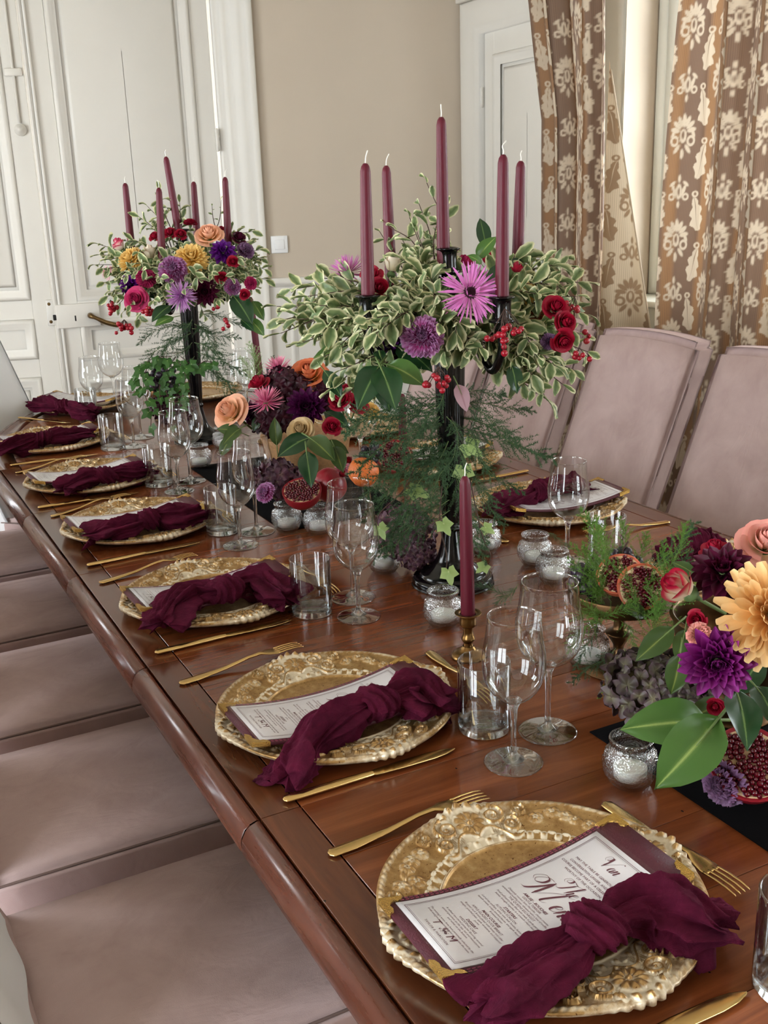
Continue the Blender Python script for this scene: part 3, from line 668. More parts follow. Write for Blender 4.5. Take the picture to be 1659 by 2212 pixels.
STROKES = {
 'M': (1.15, [[(-.5, .5), (-.66, .68), (-.5, .98), (-.2, .92), (-.16, .66), (-.36, .5), (-.52, .66), (-.3, .98), (.08, 1.0)], [(.08, 1.0), (.0, .5), (-.16, .02), (-.36, -.04)], [(.08, 1.0), (.16, .5), (.22, .0)], [(.22, .0), (.5, .6), (.86, 1.06)], [(.86, 1.06), (.72, .5), (.66, .06), (.78, .0), (.9, .12)]]),
 'T': (.62, [[(-.12, .55), (-.3, .68), (-.22, .95), (.05, .96), (.08, .74), (-.08, .66), (-.16, .8), (.1, .96), (.5, .86), (.8, 1.0)], [(.46, .9), (.34, .45), (.2, .06), (.0, .0), (-.06, .12)]]),
 'V': (.72, [[(-.06, .5), (-.26, .66), (-.16, .96), (.1, .92), (.1, .66), (-.04, .6), (-.04, .8), (.14, .95), (.22, .5), (.24, .0)], [(.24, .0), (.5, .55), (.84, 1.04), (1.0, 1.0)]]),
 'e': (.3, [[(0, .18), (.2, .26), (.24, .37), (.15, .42), (.05, .3), (.04, .1), (.12, .0), (.24, .06), (.34, .18)]]),
 'n': (.38, [[(.0, .3), (.08, .41), (.02, 0)], [(.04, .12), (.18, .39), (.26, .38), (.22, .06), (.28, .0), (.4, .16)]]),
 'u': (.38, [[(0, .3), (.07, .41), (.02, .08), (.1, .0), (.22, .14), (.3, .41)], [(.3, .41), (.24, .06), (.3, .0), (.42, .16)]]),
 'a': (.36, [[(.26, .36), (.16, .42), (.03, .26), (.03, .05), (.12, .0), (.22, .15), (.29, .41)], [(.29, .41), (.24, .05), (.3, .0), (.4, .16)]]),
 'h': (.36, [[(-.02, .1), (.16, .55), (.28, .95), (.2, 1.0), (.1, .5), (.02, 0)], [(.04, .12), (.16, .38), (.24, .36), (.2, .06), (.26, .0), (.36, .16)]])}
def script_geo(word, size, u0, v0, wmax):
    V, F = [], []; x = 0
    for ch in word:
        adv, st = STROKES[ch]
        for s in st:
            p = spline(s, 8*len(s)); p = np.stack([p[:, 0]+x+0.22*p[:, 1], p[:, 1]], -1)
            t = np.gradient(p, axis=0); t /= np.linalg.norm(t, axis=1)[:, None]+1e-9; n = np.stack([-t[:, 1], t[:, 0]], -1)
            w = wmax*(0.16+0.84*np.clip(-t[:, 1], 0, 1)**1.5)*np.clip(np.minimum(np.arange(len(p)), np.arange(len(p))[::-1])/4, .35, 1)
            b = len(V)
            for q in range(len(p)):
                for s2 in (-1, 1): V.append(((p[q]+s2*n[q]*w[q])*size+np.array([u0, v0])).tolist())
            F += [(b+2*q, b+2*q+1, b+2*q+3, b+2*q+2) for q in range(len(p)-1)]
        x += adv
    return V, F
def menu_print():
    V, F = [], []
    def put(vf):
        b = len(V); V.extend(vf[0]); F.extend([tuple(i+b for i in f) for f in vf[1]])
    put(script_geo('Van', 0.017, -0.012, 0.0845, 0.055))
    for k, s in enumerate(['MAY THE TABLE BE GENEROUS, THE', 'CONVERSATION LINGER, AND EVERY', 'COURSE BECOME PART OF A CELEBRATION', 'WORTHY OF THE OCCASION.']): put(text_geo(s, 0.0042, 0.072-k*0.0062))
    put(script_geo('The', 0.02, -0.011, 0.030, 0.05)); put(script_geo('Menu', 0.029, -0.022, 0.0035, 0.05))
    y = -0.0045
    L = [('AMUSE - BOUCHES', 2), ('GENTLE TERROIR', 1), ('Delicately roasted Saint-Marcellin, cheese creamy,', 0), ('caramelised pudding pear, elevated with a hint of truffle oil', 0), ('THE QUEENS ESCARGOT', 1), ('Small puff pastry bites filled with snails in garlic-parsley', 0), ('butter, brought together in a smooth cream sauce', 0),
         ('STARTERS', 3), ('AUTUMN SCALLON', 1), ('Seared sea scallops, white wine leek fondue, butternut', 0), ('squash cream, crispy smoked bacon, and apple hazelnut', 0), ('browned butter', 0),
         ('MAIN COURSE', 3), ('APPLE-GLAZED DUCK BREAST', 1), ('Roasted duck breast glazed with honey and cider', 0), ('vinegar, poached pear, apple variations, and seasonal', 0), ('puree', 0),
         ('DESSERT', 3), ('WEDDING CAKE', 1), ('A refined two-tiered pistachio flavoring caramel', 0), ('spiced speculoos on the top, nut and mascarpone', 0), ('and velvet on the bottom', 0),
         ("The evening's wines have been personally selected by the", 4), ('bride and groom to complement and elevate the menu', 0)]
    for s, k in L:
        y -= {0: .0038, 1: .0042, 2: .0, 3: .0062, 4: .0062}[k]
        if k in (2, 3): put(text_geo(s, 0.0044, y, 0.2, 0.00009))
        elif k == 1: put(text_geo(s, 0.0038, y))
        else: put(text_geo(s, 0.0033, y, 0.25))
    put(text_geo('T', 0.012, -0.1105, 0.15, 0.0, -0.014)); put(text_geo('M', 0.012, -0.1105, 0.15, 0.0, 0.013))
    put(text_geo('TAYLOR & MARCUVEN', 0.0036, -0.1165, 0, 0, 0, 1.15))
    rng = random.Random(5)
    for q in range(26):                  # little printed blossoms between the initials
        a = rng.uniform(0, 2*PI); r = rng.uniform(0, 1); cx, cy2 = 0.0062*r*math.cos(a), -0.107+0.0042*r*math.sin(a); s = rng.uniform(.0006, .0013)
        put(([(cx+s*math.cos(t), cy2+s*math.sin(t)) for t in np.linspace(0, 2*PI, 6, endpoint=False)]+[(cx+.6*s*math.cos(t), cy2+.6*s*math.sin(t)) for t in np.linspace(0, 2*PI, 6, endpoint=False)], [(i, (i+1) % 6, 6+(i+1) % 6, 6+i) for i in range(6)]))
    for (m, w) in ((0.0, .0005), (.0016, .0003)):
        u, v0, v1 = 0.0465-m, -0.1235+m, 0.108-m
        for seg in (((-u, v0), (u, v0)), ((u, v0), (u, v1)), ((u, v1), (-u, v1)), ((-u, v1), (-u, v0))):
            (a, b), (c, d) = seg; n = 24; P = [((a+(c-a)*i/n), (b+(d-b)*i/n)) for i in range(n+1)]
            nx, ny = (0, w/2) if abs(c-a) > abs(d-b) else (w/2, 0); bb = len(V)
            for p in P: V.extend([(p[0]-nx, p[1]-ny), (p[0]+nx, p[1]+ny)])
            F.extend([(bb+2*i, bb+2*i+1, bb+2*i+3, bb+2*i+2) for i in range(n)])
    return mesh('print', [(v, -u, mz(v)+0.0031) for u, v in V], F, 'ink', False)
MN = dict(cover=sheet('cover', -FL/2, FL/2, -FWD/2, FWD/2, -0.0022, 0.0018, 'leather'), paper=sheet('paper', -0.130, 0.114, -0.0525, 0.0525, 0.0019, 0.0027, 'paper'),
          sleeve=gridmesh('sleeve', [[(x, y, mz(x)+0.0042+0.0006*math.sin(x*70+y*40)) for y in (-.056, 0, .056)] for x in np.linspace(-.135, .118, 24)], 'sleeve'), prt=menu_print())
th_st = []
for y0 in (FWD/2-0.0018, FWD/2-0.0046, -FWD/2+0.0018, -FWD/2+0.0046):
    m = []
    for i in range(46):
        x = -0.128+i*0.00558; P = [(x, y0-.00035, mz(x)+.0021), (x+.0036, y0-.00035, mz(x+.0036)+.0021), (x+.0036, y0+.00035, mz(x+.0036)+.0025), (x, y0+.00035, mz(x)+.0025)]; m.append(P)
    th_st.append(mesh('stitching', [p for P in m for p in P], [(4*i, 4*i+1, 4*i+2, 4*i+3) for i in range(46)], 'thread', False))
def corner_mesh(sx, sy):
    z = mz(FL/2)+0.0026; c = 0.0245; V = [(FL/2+.0008, FWD/2+.0008), (FL/2-c, FWD/2+.0008), (FL/2-c*.92, FWD/2-.004), (FL/2-c*.72, FWD/2-.0062), (FL/2-c*.5, FWD/2-.0052), (FL/2-.0085, FWD/2-.0085), (FL/2-.0052, FWD/2-c*.5), (FL/2-.0062, FWD/2-c*.72), (FL/2-.004, FWD/2-c*.92), (FL/2+.0008, FWD/2-c)]
    n = len(V); vs = [(sx*x, sy*y, mz(x)+.0036) for x, y in V]+[(sx*x, sy*y, mz(x)-.0034) for x, y in V]
    return mesh('gold_corner', vs, [tuple(range(n)), tuple(range(2*n-1, n-1, -1))]+[(i, (i+1) % n, n+(i+1) % n, n+i) for i in range(n)], 'gold_corner', False)
GC = [corner_mesh(a, b) for a in (-1, 1) for b in (-1, 1)]
def menu(M, label, full=True):
    t = thing('menu_folder', label, 'menu', group='menu folders on the gold plates', M=M)
    ob('cover', MN['cover'], t); p = ob('paper', MN['paper'], t); ob('print', MN['prt'], p); ob('sleeve', MN['sleeve'], t)
    for g in GC: tag(ob('corner_guard', g, t), 'gold metal corner')
    for s in th_st: ob('stitching', s, t)
    return t

# ------------------------------------------------------------------ knotted napkins
def napkin(pts, seed, label, w0=0.036, w1=0.036, kt=0.5, tight=0.016, knot=0.0265):
    """a gauze cloth gathered along pts (world points of its middle line), tied in a knot at fraction kt"""
    rng = np.random.default_rng(seed); ns, na = 96, 120
    path = spline(pts, ns); s = np.linspace(0, 1, ns); a = np.linspace(0, 2*PI, na, endpoint=False)
    T, N, B = frames(path); up = np.tile([0, 0, 1.0], (ns, 1)); side = np.cross(T, up); side /= np.linalg.norm(side, axis=1)[:, None]; up = np.cross(side, T)
    kd = np.abs(s-kt); rad = tight+(np.where(s < kt, w0, w1)*1.06-tight)*np.clip((kd-0.07)/0.22, 0, 1)**0.7
    endf = np.clip((kd-0.2)/0.3, 0, 1)
    flat = 1.0-0.52*endf
    S, A = np.meshgrid(s, a, indexing='ij')
    f = np.zeros_like(S); tw = rng.uniform(2, 5)*(1 if seed % 2 else -1)
    rid = lambda v: 1-2*np.abs(np.sin(v/2))
    for k, am in ((2, .16), (3, .15), (5, .15), (8, .12), (13, .08), (21, .045)):
        ph = rng.uniform(0, 6.28); q2 = rng.uniform(5, 12)
        f += am*rid(k*A+ph+tw*(S-kt)*(1+0.06*k)*1.4+0.9*np.sin(q2*S+ph+A))
    f += 0.20*np.sin(15*S+2*A+rng.uniform(0, 6))*np.sin(9*S-A+rng.uniform(0, 6))*np.clip((kd[:, None]-.1)*6, 0, 1)
    f += 0.05*rid(60*S+3*A+4*np.sin(3*A+9*S))
    f = np.clip(f, -0.55, 0.75)
    Rr = rad[:, None]*(1.04+f*(0.95+0.45*endf[:, None]))
    wob = 0.006*np.sin(11*s+rng.uniform(0, 6))*endf
    P = path[:, None]+(Rr*np.cos(A))[..., None]*side[:, None]+((Rr*np.sin(A))*flat[:, None])[..., None]*up[:, None]+(wob[:, None]*np.cos(2*A))[..., None]*up[:, None]
    # frayed, uneven hems at both ends
    for sl, sg in ((slice(0, 10), -1), (slice(ns-10, ns), 1)):
        fr = 0.010*np.sin(3*a+rng.uniform(0, 6))+0.006*np.sin(7*a+rng.uniform(0, 6)); w = np.linspace(1, 0, 10) if sg < 0 else np.linspace(0, 1, 10)
        P[sl] += sg*w[:, None, None]*fr[None, :, None]*T[sl][:, None]
    e0 = P[:1]*0.45+P[:1].mean(1, keepdims=True)*0.55; e1 = P[-1:]*0.45+P[-1:].mean(1, keepdims=True)*0.55
    P = np.concatenate([e0.mean(1, keepdims=True).repeat(na, 1)+T[0]*.012, e0+T[0]*.006, P, e1-T[-1]*.006, e1.mean(1, keepdims=True).repeat(na, 1)-T[-1]*.012], 0)
    P[..., 2] = np.maximum(P[..., 2], TZ+0.002+0.0009*np.sin(P[..., 0]*300))
    o = ob('napkin', gridmesh('napkin', P, 'muslin', close_v=True)); tag(o, label, 'napkin', 'knotted burgundy napkins')
    # the wrap of the knot
    kc = path[int(kt*(ns-1))]; t0 = T[int(kt*(ns-1))]; s0 = side[int(kt*(ns-1))]; u0 = up[int(kt*(ns-1))]
    x = np.linspace(-1, 1, 40); X, A = np.meshgrid(x, a, indexing='ij'); sk = rng.uniform(0.25, 0.55)*(1 if seed % 2 else -1)
    rk = knot*(0.50+0.50*np.sqrt(np.clip(1-X**2, 0, 1)))*(1+0.10*(1-2*np.abs(np.sin(6*X+1.1*A+seed)))+0.05*(1-2*np.abs(np.sin(11*X-1.0*A+2*np.sin(A))))+0.09*np.sin(3*A+seed)*np.cos(3*X)+0.07*np.sin(2*A+1))
    L = (X*0.027+sk*0.022*np.cos(A+rng.uniform(0, 6)))
    K = kc+L[..., None]*t0+(rk*np.cos(A))[..., None]*s0+(rk*np.sin(A)*0.95)[..., None]*u0
    K[..., 2] = np.maximum(K[..., 2], TZ+0.002)
    ob('knot', gridmesh('knot', K, 'muslin', close_v=True), o)
    return o

# ------------------------------------------------------------------ glasses
def cat(pts, n): return [tuple(p) for p in spline(pts, n)]
def wine_meshes(H, rb, rr, hb, rf, name):
    """H height, rb widest bowl radius, rr rim radius, hb foot of bowl, rf foot radius"""
    o = cat([(0.0042, hb-.004), (0.014, hb+.001), (rb*.62, hb+.009), (rb*.88, hb+.023), (rb*.985, hb+.040), (rb, hb+.053), (rb*.985, hb+.066), (rr*.45+rb*.52, hb+.086), (rr, H)], 44)
    bowl = lathe('bowl', [(0, hb+.003)]+o+[(rr+.0003, H+.0004), (rr-.0005, H+.0011), (rr-.0014, H+.0005), (rr-.0014, H-.0014)], 'clear_glass', 64)
    stem = lathe('stem', cat([(0.0, hb+.002), (0.010, hb+.001), (0.0058, hb-.010), (0.0040, hb-.03), (0.0037, 0.03), (0.0048, 0.014), (0.012, 0.0062), (0.013, 0.0050), (0, 0.005)], 30), 'thick_glass', 24)
    foot = lathe('foot', cat([(0.0, 0.0055), (0.012, 0.0052), (0.024, 0.0034), (rf-.002, 0.0019), (rf, 0.0011), (rf-.001, 0.0003), (0.02, 0.0002), (0, 0.0006)], 26), 'clear_glass', 56)
    return bowl, stem, foot
WHITE = wine_meshes(0.200, 0.0395, 0.0330, 0.087, 0.037, 'white'); RED = wine_meshes(0.214, 0.0440, 0.0365, 0.098, 0.0385, 'red')
TUM = (lathe('wall', [(0.0352, 0.0016), (0.0352, 0.10), (0.0348, 0.1006), (0.0334, 0.1006), (0.0330, 0.10), (0.0322, 0.013), (0.030, 0.0118), (0, 0.0115)], 'clear_glass', 56),
       lathe('base', [(0, 0.0112), (0.0318, 0.0112), (0.0346, 0.010), (0.0348, 0.003), (0.0335, 0.0006), (0.0, 0.0012)], 'thick_glass', 48))
def glass(kind, x, y, label):
    if kind == 'tumbler':
        t = thing('tumbler', label, 'tumbler', (x, y, TZ+.0002), 0, 'clear tumblers'); ob('wall', TUM[0], t); ob('base', TUM[1], t); return t
    t = thing('wine_glass', label, 'wine glass', (x, y, TZ+.0002), 0, 'clear wine glasses')
    for n, m in zip(('bowl', 'stem', 'foot'), WHITE if kind == 'white' else RED): ob(n, m, t)
    return t
# pressed-glass votive holders with a tea light
def votive_meshes():
    o = cat([(0.021, 0.0), (0.0235, 0.004), (0.030, 0.014), (0.0332, 0.028), (0.0315, 0.041), (0.0265, 0.049), (0.0245, 0.053), (0.0262, 0.058), (0.0270, 0.0605), (0.0262, 0.0625)], 46)
    i = [(r-.0028, max(z, .005)) for r, z in o[::-1]]+[(0, .005)]
    def relief(P, a):
        n = np.hypot(P[..., 0], P[..., 1])[..., None]+1e-9; d = P[..., :2]/n; z = P[..., 2]
        b = 0.0013*np.exp(-((z-0.0445)/.0022)**2)*np.cos(a*52)[None]+0.0010*np.exp(-((z-0.006)/.0025)**2)*np.cos(a*60)[None]
        for k in range(5):
            x = ((a[None]-k*2*PI/5+PI) % (2*PI)-PI)*0.033; q = np.hypot(x, z-0.0265); b = b+0.0016*np.exp(-((q-0.0115)/.0012)**2)+0.0012*np.exp(-((q-0.006)/.0012)**2)+0.0012*np.exp(-(q/.003)**2)
        b[len(o):] = 0
        P[..., :2] += d*b[..., None]; return P
    jar = lathe('jar', o+i, 'pressed_glass', 120, fn=relief)
    cup = lathe('cup', [(0, 0.0054), (0.0185, 0.0054), (0.0188, 0.018), (0.0182, 0.018)], 'tin', 32)
    wax = lathe('wax', [(0.0181, 0.0165), (0.012, 0.0168), (0.002, 0.0164), (0, 0.0164)], 'wax_white', 32)
    wick = tube('wick', [(0, 0, 0.016), (0.0005, 0, 0.021), (0.0015, 0, 0.024)], 0.0006, 'wax_white', 6)
    wc = lathe('wax', [(0, 0.0055), (0.0184, 0.0055), (0.0186, 0.0166), (0.012, 0.0168), (0.002, 0.0164), (0, 0.0164)], 'wax_white', 32)
    return jar, wc, wick
VOT = votive_meshes()
def votive(x, y, label):
    t = thing('votive_holder', label, 'candle holder', (x, y, tz(x, y)), random.uniform(0, 6), 'pressed glass votive holders')
    ob('jar', VOT[0], t); c = ob('tealight', VOT[1], t, Matrix.Translation((0, 0, 0.004)) @ Matrix.Diagonal((1.08, 1.08, 1.15, 1))); ob('wick', VOT[2], c); return t

# ------------------------------------------------------------------ place settings
PY = [-2.2242, -1.7400, -1.2286, -0.7215, -0.2653, 0.2395]; PX = 0.1878
ordn = ['nearest', 'second', 'third', 'fourth', 'fifth', 'sixth']
def charger(x, y, rz, label):
    o = ob('charger_plate', CHG, None, Matrix.Translation((x, y, TZ+.0003)) @ Matrix.Rotation(rz, 4, 'Z')); return tag(o, label, 'plate', 'ornate gold charger plates')
for i, y in enumerate(PY):
    charger(PX, y, PI/4+0.03*i-0.02, '%s ornate gold charger plate from the viewer on the left side' % ordn[i])
    menu(Matrix.Translation((0.170 if i == 0 else 0.1725, y-0.020-(0.012 if i == 1 else 0), TZ)) @ Matrix.Rotation([0, .01, .03, .04, .06, .08][i], 4, 'Z'), 'burgundy leather menu folder on the %s left-side gold plate' % ordn[i])
fk = [(0.0388, -2.0365, 0.02), (0.0248, -1.5369, 0.10), (0.0234, -1.0375, 0.20), (0.0306, -0.5353, 0.30), (0.03, -0.065, 0.28), (0.06, 0.40, 0.2)]
for i, (x, y, a) in enumerate(fk): fork((x, y, TZ), a, 'gold table fork above the %s left-side plate' % ordn[i], 'gold table forks on the left side')
kn = [(0.036, -2.408, -0.03), (0.0363, -1.9126, -0.01), (0.0236, -1.4109, 0.03), (0.025, -0.9262, 0.06), (0.0176, -0.4475, -0.03), (0.0299, 0.0275, -0.06)]
for i, (x, y, a) in enumerate(kn): knife((x, y, TZ), a, 'gold table knife below the %s left-side plate' % ordn[i], 'gold table knives on the left side')
for i, (x, y, a) in enumerate([(0.3622, -2.1095, -PI/2+.04), (0.3988, -1.6334, -PI/2-.07), (0.385, -1.135, -PI/2-.05), (0.375, -0.63, -PI/2-.03), (0.37, -0.17, -PI/2), (0.38, 0.33, -PI/2)]):
    fork((x, y, TZ), a, 'gold dessert fork lying past the inner rim of the %s left-side plate' % ordn[i], 'gold dessert forks')
gl = [('tumbler', 0.318, -2.428), ('tumbler', 0.3415, -1.883), ('white', 0.3255, -1.9757), ('red', 0.4090, -1.934), ('tumbler', 0.311, -1.3835), ('white', 0.3716, -1.443), ('red', 0.4014, -1.3605), ('tumbler', 0.332, -0.862), ('white', 0.3324, -0.9705), ('red', 0.3952, -0.9013),
      ('tumbler', 0.3258, -0.4003), ('white', 0.3503, -0.489), ('red', 0.4037, -0.4143), ('tumbler', 0.3254, 0.067), ('white', 0.3849, 0.0596), ('red', 0.4357, 0.1694), ('tumbler', 0.3621, 0.5539), ('white', 0.392, 0.575), ('red', 0.505, 0.76)]
gi = [0, 1, 1, 1, 2, 2, 2, 3, 3, 3, 4, 4, 4, 5, 5, 5, 6, 6, 6]
for (k, x, y), i in zip(gl, gi):
    wh = {'tumbler': 'straight clear tumbler', 'white': 'smaller clear wine glass', 'red': 'larger clear wine glass'}[k]
    glass(k, x, y, '%s beside the %s plate' % (wh, (ordn[i]+' left-side') if i < 6 else 'far end'))
# far end of the table
charger(0.385, 0.775, 0.5, 'gold charger plate at the far end beside the white chair')
menu(Matrix.Translation((0.40, 0.77, TZ)) @ Matrix.Rotation(-0.75, 4, 'Z'), 'burgundy leather menu folder on the far-end plate by the white chair')
knife((0.165, 0.705, TZ), -0.99, 'gold table knife lying before the far-end plate', 'gold table knives at the far end')
charger(0.80, 0.74, 0.9, 'gold charger plate at the far end half hidden behind the wine glasses')
# right side, seen from across the table
for x, y, a, nm in ((1.012, -1.112, PI+.2, 'gold charger plate on the right side in front of the pink chair'), (1.03, -1.67, PI+.1, 'gold charger plate on the right side behind the rose bowl'), (1.012, -0.62, PI+.3, 'gold charger plate on the right side behind the tall candelabra'), (1.012, -0.12, PI, 'gold charger plate on the right side behind the fruit basket')): charger(x, y, a, nm)
menu(Matrix.Translation((1.018, -1.142, TZ)) @ Matrix.Rotation(PI-0.08, 4, 'Z'), 'burgundy leather menu folder on the right-side plate in front of the pink chair')
menu(Matrix.Translation((1.018, -0.60, TZ)) @ Matrix.Rotation(PI, 4, 'Z'), 'burgundy leather menu folder on the right-side plate behind the candelabra')
fork((1.165, -1.335, TZ), PI-.1, 'gold table fork on the right side near the table edge', 'gold cutlery on the right side')
knife((1.16, -0.825, TZ), PI+.05, 'gold table knife on the right side near the table edge', 'gold cutlery on the right side')
fork((0.80, -1.26, TZ), PI/2-.1, 'gold dessert fork on the right side behind a votive holder', 'gold cutlery on the right side')
glass('white', 0.8379, -1.4108, 'clear wine glass before the right-side plate of the pink chair')
glass('tumbler', 0.885, -1.47, 'clear tumbler behind the green fern on the right side')
glass('red', 0.80, -0.60, 'clear wine glass behind the tall candelabra on the right side'); glass('white', 0.78, 0.22, 'clear wine glass behind the far candelabra'); glass('red', 0.83, 0.30, 'larger clear wine glass behind the far candelabra')
random.seed(4)
for x, y, nm in ((0.418, -2.089, 'beside the green leaves nearest the viewer'), (0.476, -1.551, 'left of the burgundy candle in the brass candlestick'), (0.5135, -1.268, 'under the fern left of the tall candelabra'), (0.4535, -0.933, 'left one of the pair under the halved pomegranate'), (0.505, -0.985, 'right one of the pair under the halved pomegranate'), (0.774, -1.394, 'standing alone in front of the right-side gold plate'), (0.7325, -1.281, 'right behind the burgundy candle by the candelabra foot'), (0.75, -1.486, 'seen through the larger wine glass'), (0.468, -0.295, 'in front of the far candelabra'), (0.58, -1.80, 'behind the pair of near wine glasses'), (0.60, -0.12, 'behind the far candelabra foot')):
    votive(x, y, 'glass votive holder '+nm)
NP = [([(1035, 2165), (1110, 2118), (1200, 2068), (1290, 2015), (1370, 1962), (1460, 1965), (1570, 2020)], .80, 'nearest burgundy knotted napkin lying across the menu', .032, .034, .5),
      ([(628, 1668), (665, 1612), (715, 1562), (790, 1535), (850, 1512), (900, 1495), (948, 1520)], .80, 'burgundy knotted napkin on the second left-side plate with one tail on the table', .034, .033, .55),
      ([(345, 1342), (370, 1308), (420, 1282), (480, 1283), (530, 1262), (575, 1262), (622, 1290)], .80, 'burgundy knotted napkin on the third left-side plate', .032, .034, .52),
      ([(185, 1150), (235, 1143), (285, 1137), (335, 1122), (385, 1116), (435, 1102)], .80, 'burgundy knotted napkin on the fourth left-side plate', .032, .036, .55),
      ([(128, 1052), (165, 1040), (205, 1032), (245, 1026), (285, 1018), (326, 1008)], .80, 'burgundy knotted napkin on the fifth left-side plate', .032, .030, .52),
      ([(-8, 967), (35, 960), (75, 952), (112, 946), (150, 938), (192, 930)], .80, 'burgundy knotted napkin on the sixth left-side plate', .032, .03, .5),
      ([(72, 868), (95, 873), (122, 878), (150, 880), (178, 884), (204, 886)], .80, 'burgundy knotted napkin on the far-end plate', .036, .034, .52),
      ([(1062, 1098), (1095, 1088), (1130, 1078), (1165, 1068), (1200, 1053), (1235, 1046), (1262, 1056)], .80, 'burgundy knotted napkin on the right-side plate in front of the pink chair', .034, .036, .5),
      ([(1440, 1195), (1468, 1186), (1495, 1180), (1525, 1174), (1560, 1178)], .80, 'burgundy knotted napkin behind the peach rose at the right edge', .032, .034, .5)]
for i, (pts, z, nm, a, b, kt) in enumerate(NP):
    n = len(pts); W = [onz(x, y, z) for x, y in pts]; q = []
    for j, p in enumerate(W):
        d = abs(j/(n-1)-kt); q.append((p.x, p.y, p.z+0.012*max(0, 1-d*5)-(0.004 if 0 < j < n-1 else .006)))
    if i == 1: q[0] = tuple(onz(618, 1690, .768)); q[1] = tuple(onz(655, 1622, .782))
    if i == 0: q[-1] = tuple(onz(1572, 2008, .79))
    napkin(q, i+1, nm, a, b, kt)
# ------------------------------------------------------------------ damask curtains
def damask_mat(name, ground, ground2, motif):
    t = NT(name); a = t.n('ShaderNodeAttribute', attribute_name='weave'); u = t.n('ShaderNodeAttribute', attribute_name='fu')
    st = t.n('ShaderNodeMath', operation='MULTIPLY'); t.l(u.outputs['Fac'], st.inputs[0]); st.inputs[1].default_value = 2*PI/0.0058
    sn = t.n('ShaderNodeMath', operation='SINE'); t.l(st.outputs[0], sn.inputs[0])
    w2 = t.n('ShaderNodeMath', operation='MULTIPLY'); t.l(u.outputs['Fac'], w2.inputs[0]); w2.inputs[1].default_value = 2*PI/0.13
    s2 = t.n('ShaderNodeMath', operation='SINE'); t.l(w2.outputs[0], s2.inputs[0])
    g = t.mix(t.ramp(s2.outputs[0], [(0.2, (0, 0, 0)), (0.8, (1, 1, 1))]), lin(ground), lin(ground2))
    f1 = t.n('ShaderNodeMapRange'); f1.inputs['From Min'].default_value = -1; f1.inputs['To Min'].default_value = 0.0; f1.inputs['To Max'].default_value = 0.32; t.l(sn.outputs[0], f1.inputs[0])
    g = t.mix(f1.outputs[0], g, lin(tuple(c*0.62 for c in ground)))
    nz = t.noise(t.coords('Object'), 700, 2, 0.5)
    c = t.mix(a.outputs['Fac'], g, lin(motif)); t.l(c, t.b.inputs['Base Color'])
    t.b.inputs['Roughness'].default_value = 0.6; t.b.inputs['Sheen Weight'].default_value = 0.25
    ad = t.n('ShaderNodeMath', operation='MULTIPLY_ADD'); t.l(nz, ad.inputs[0]); ad.inputs[1].default_value = 0.5; t.l(a.outputs['Fac'], ad.inputs[2]); t.bump(ad.outputs[0], 0.25, 0.0012)
    tr = t.n('ShaderNodeBsdfTranslucent'); t.l(c, tr.inputs[0]); mx = t.n('ShaderNodeMixShader'); mx.inputs[0].default_value = 0.16
    t.l(t.b.outputs[0], mx.inputs[1]); t.l(tr.outputs[0], mx.inputs[2]); t.l(mx.outputs[0], t.out.inputs[0]); MATS[name] = t.m
damask_mat('damask', (128, 100, 80), (160, 118, 80), (206, 188, 164))
damask_mat('damask_back', (196, 176, 148), (190, 168, 138), (134, 106, 76))
simple('rod_metal', (150, 130, 90), 0.35, 0.9)
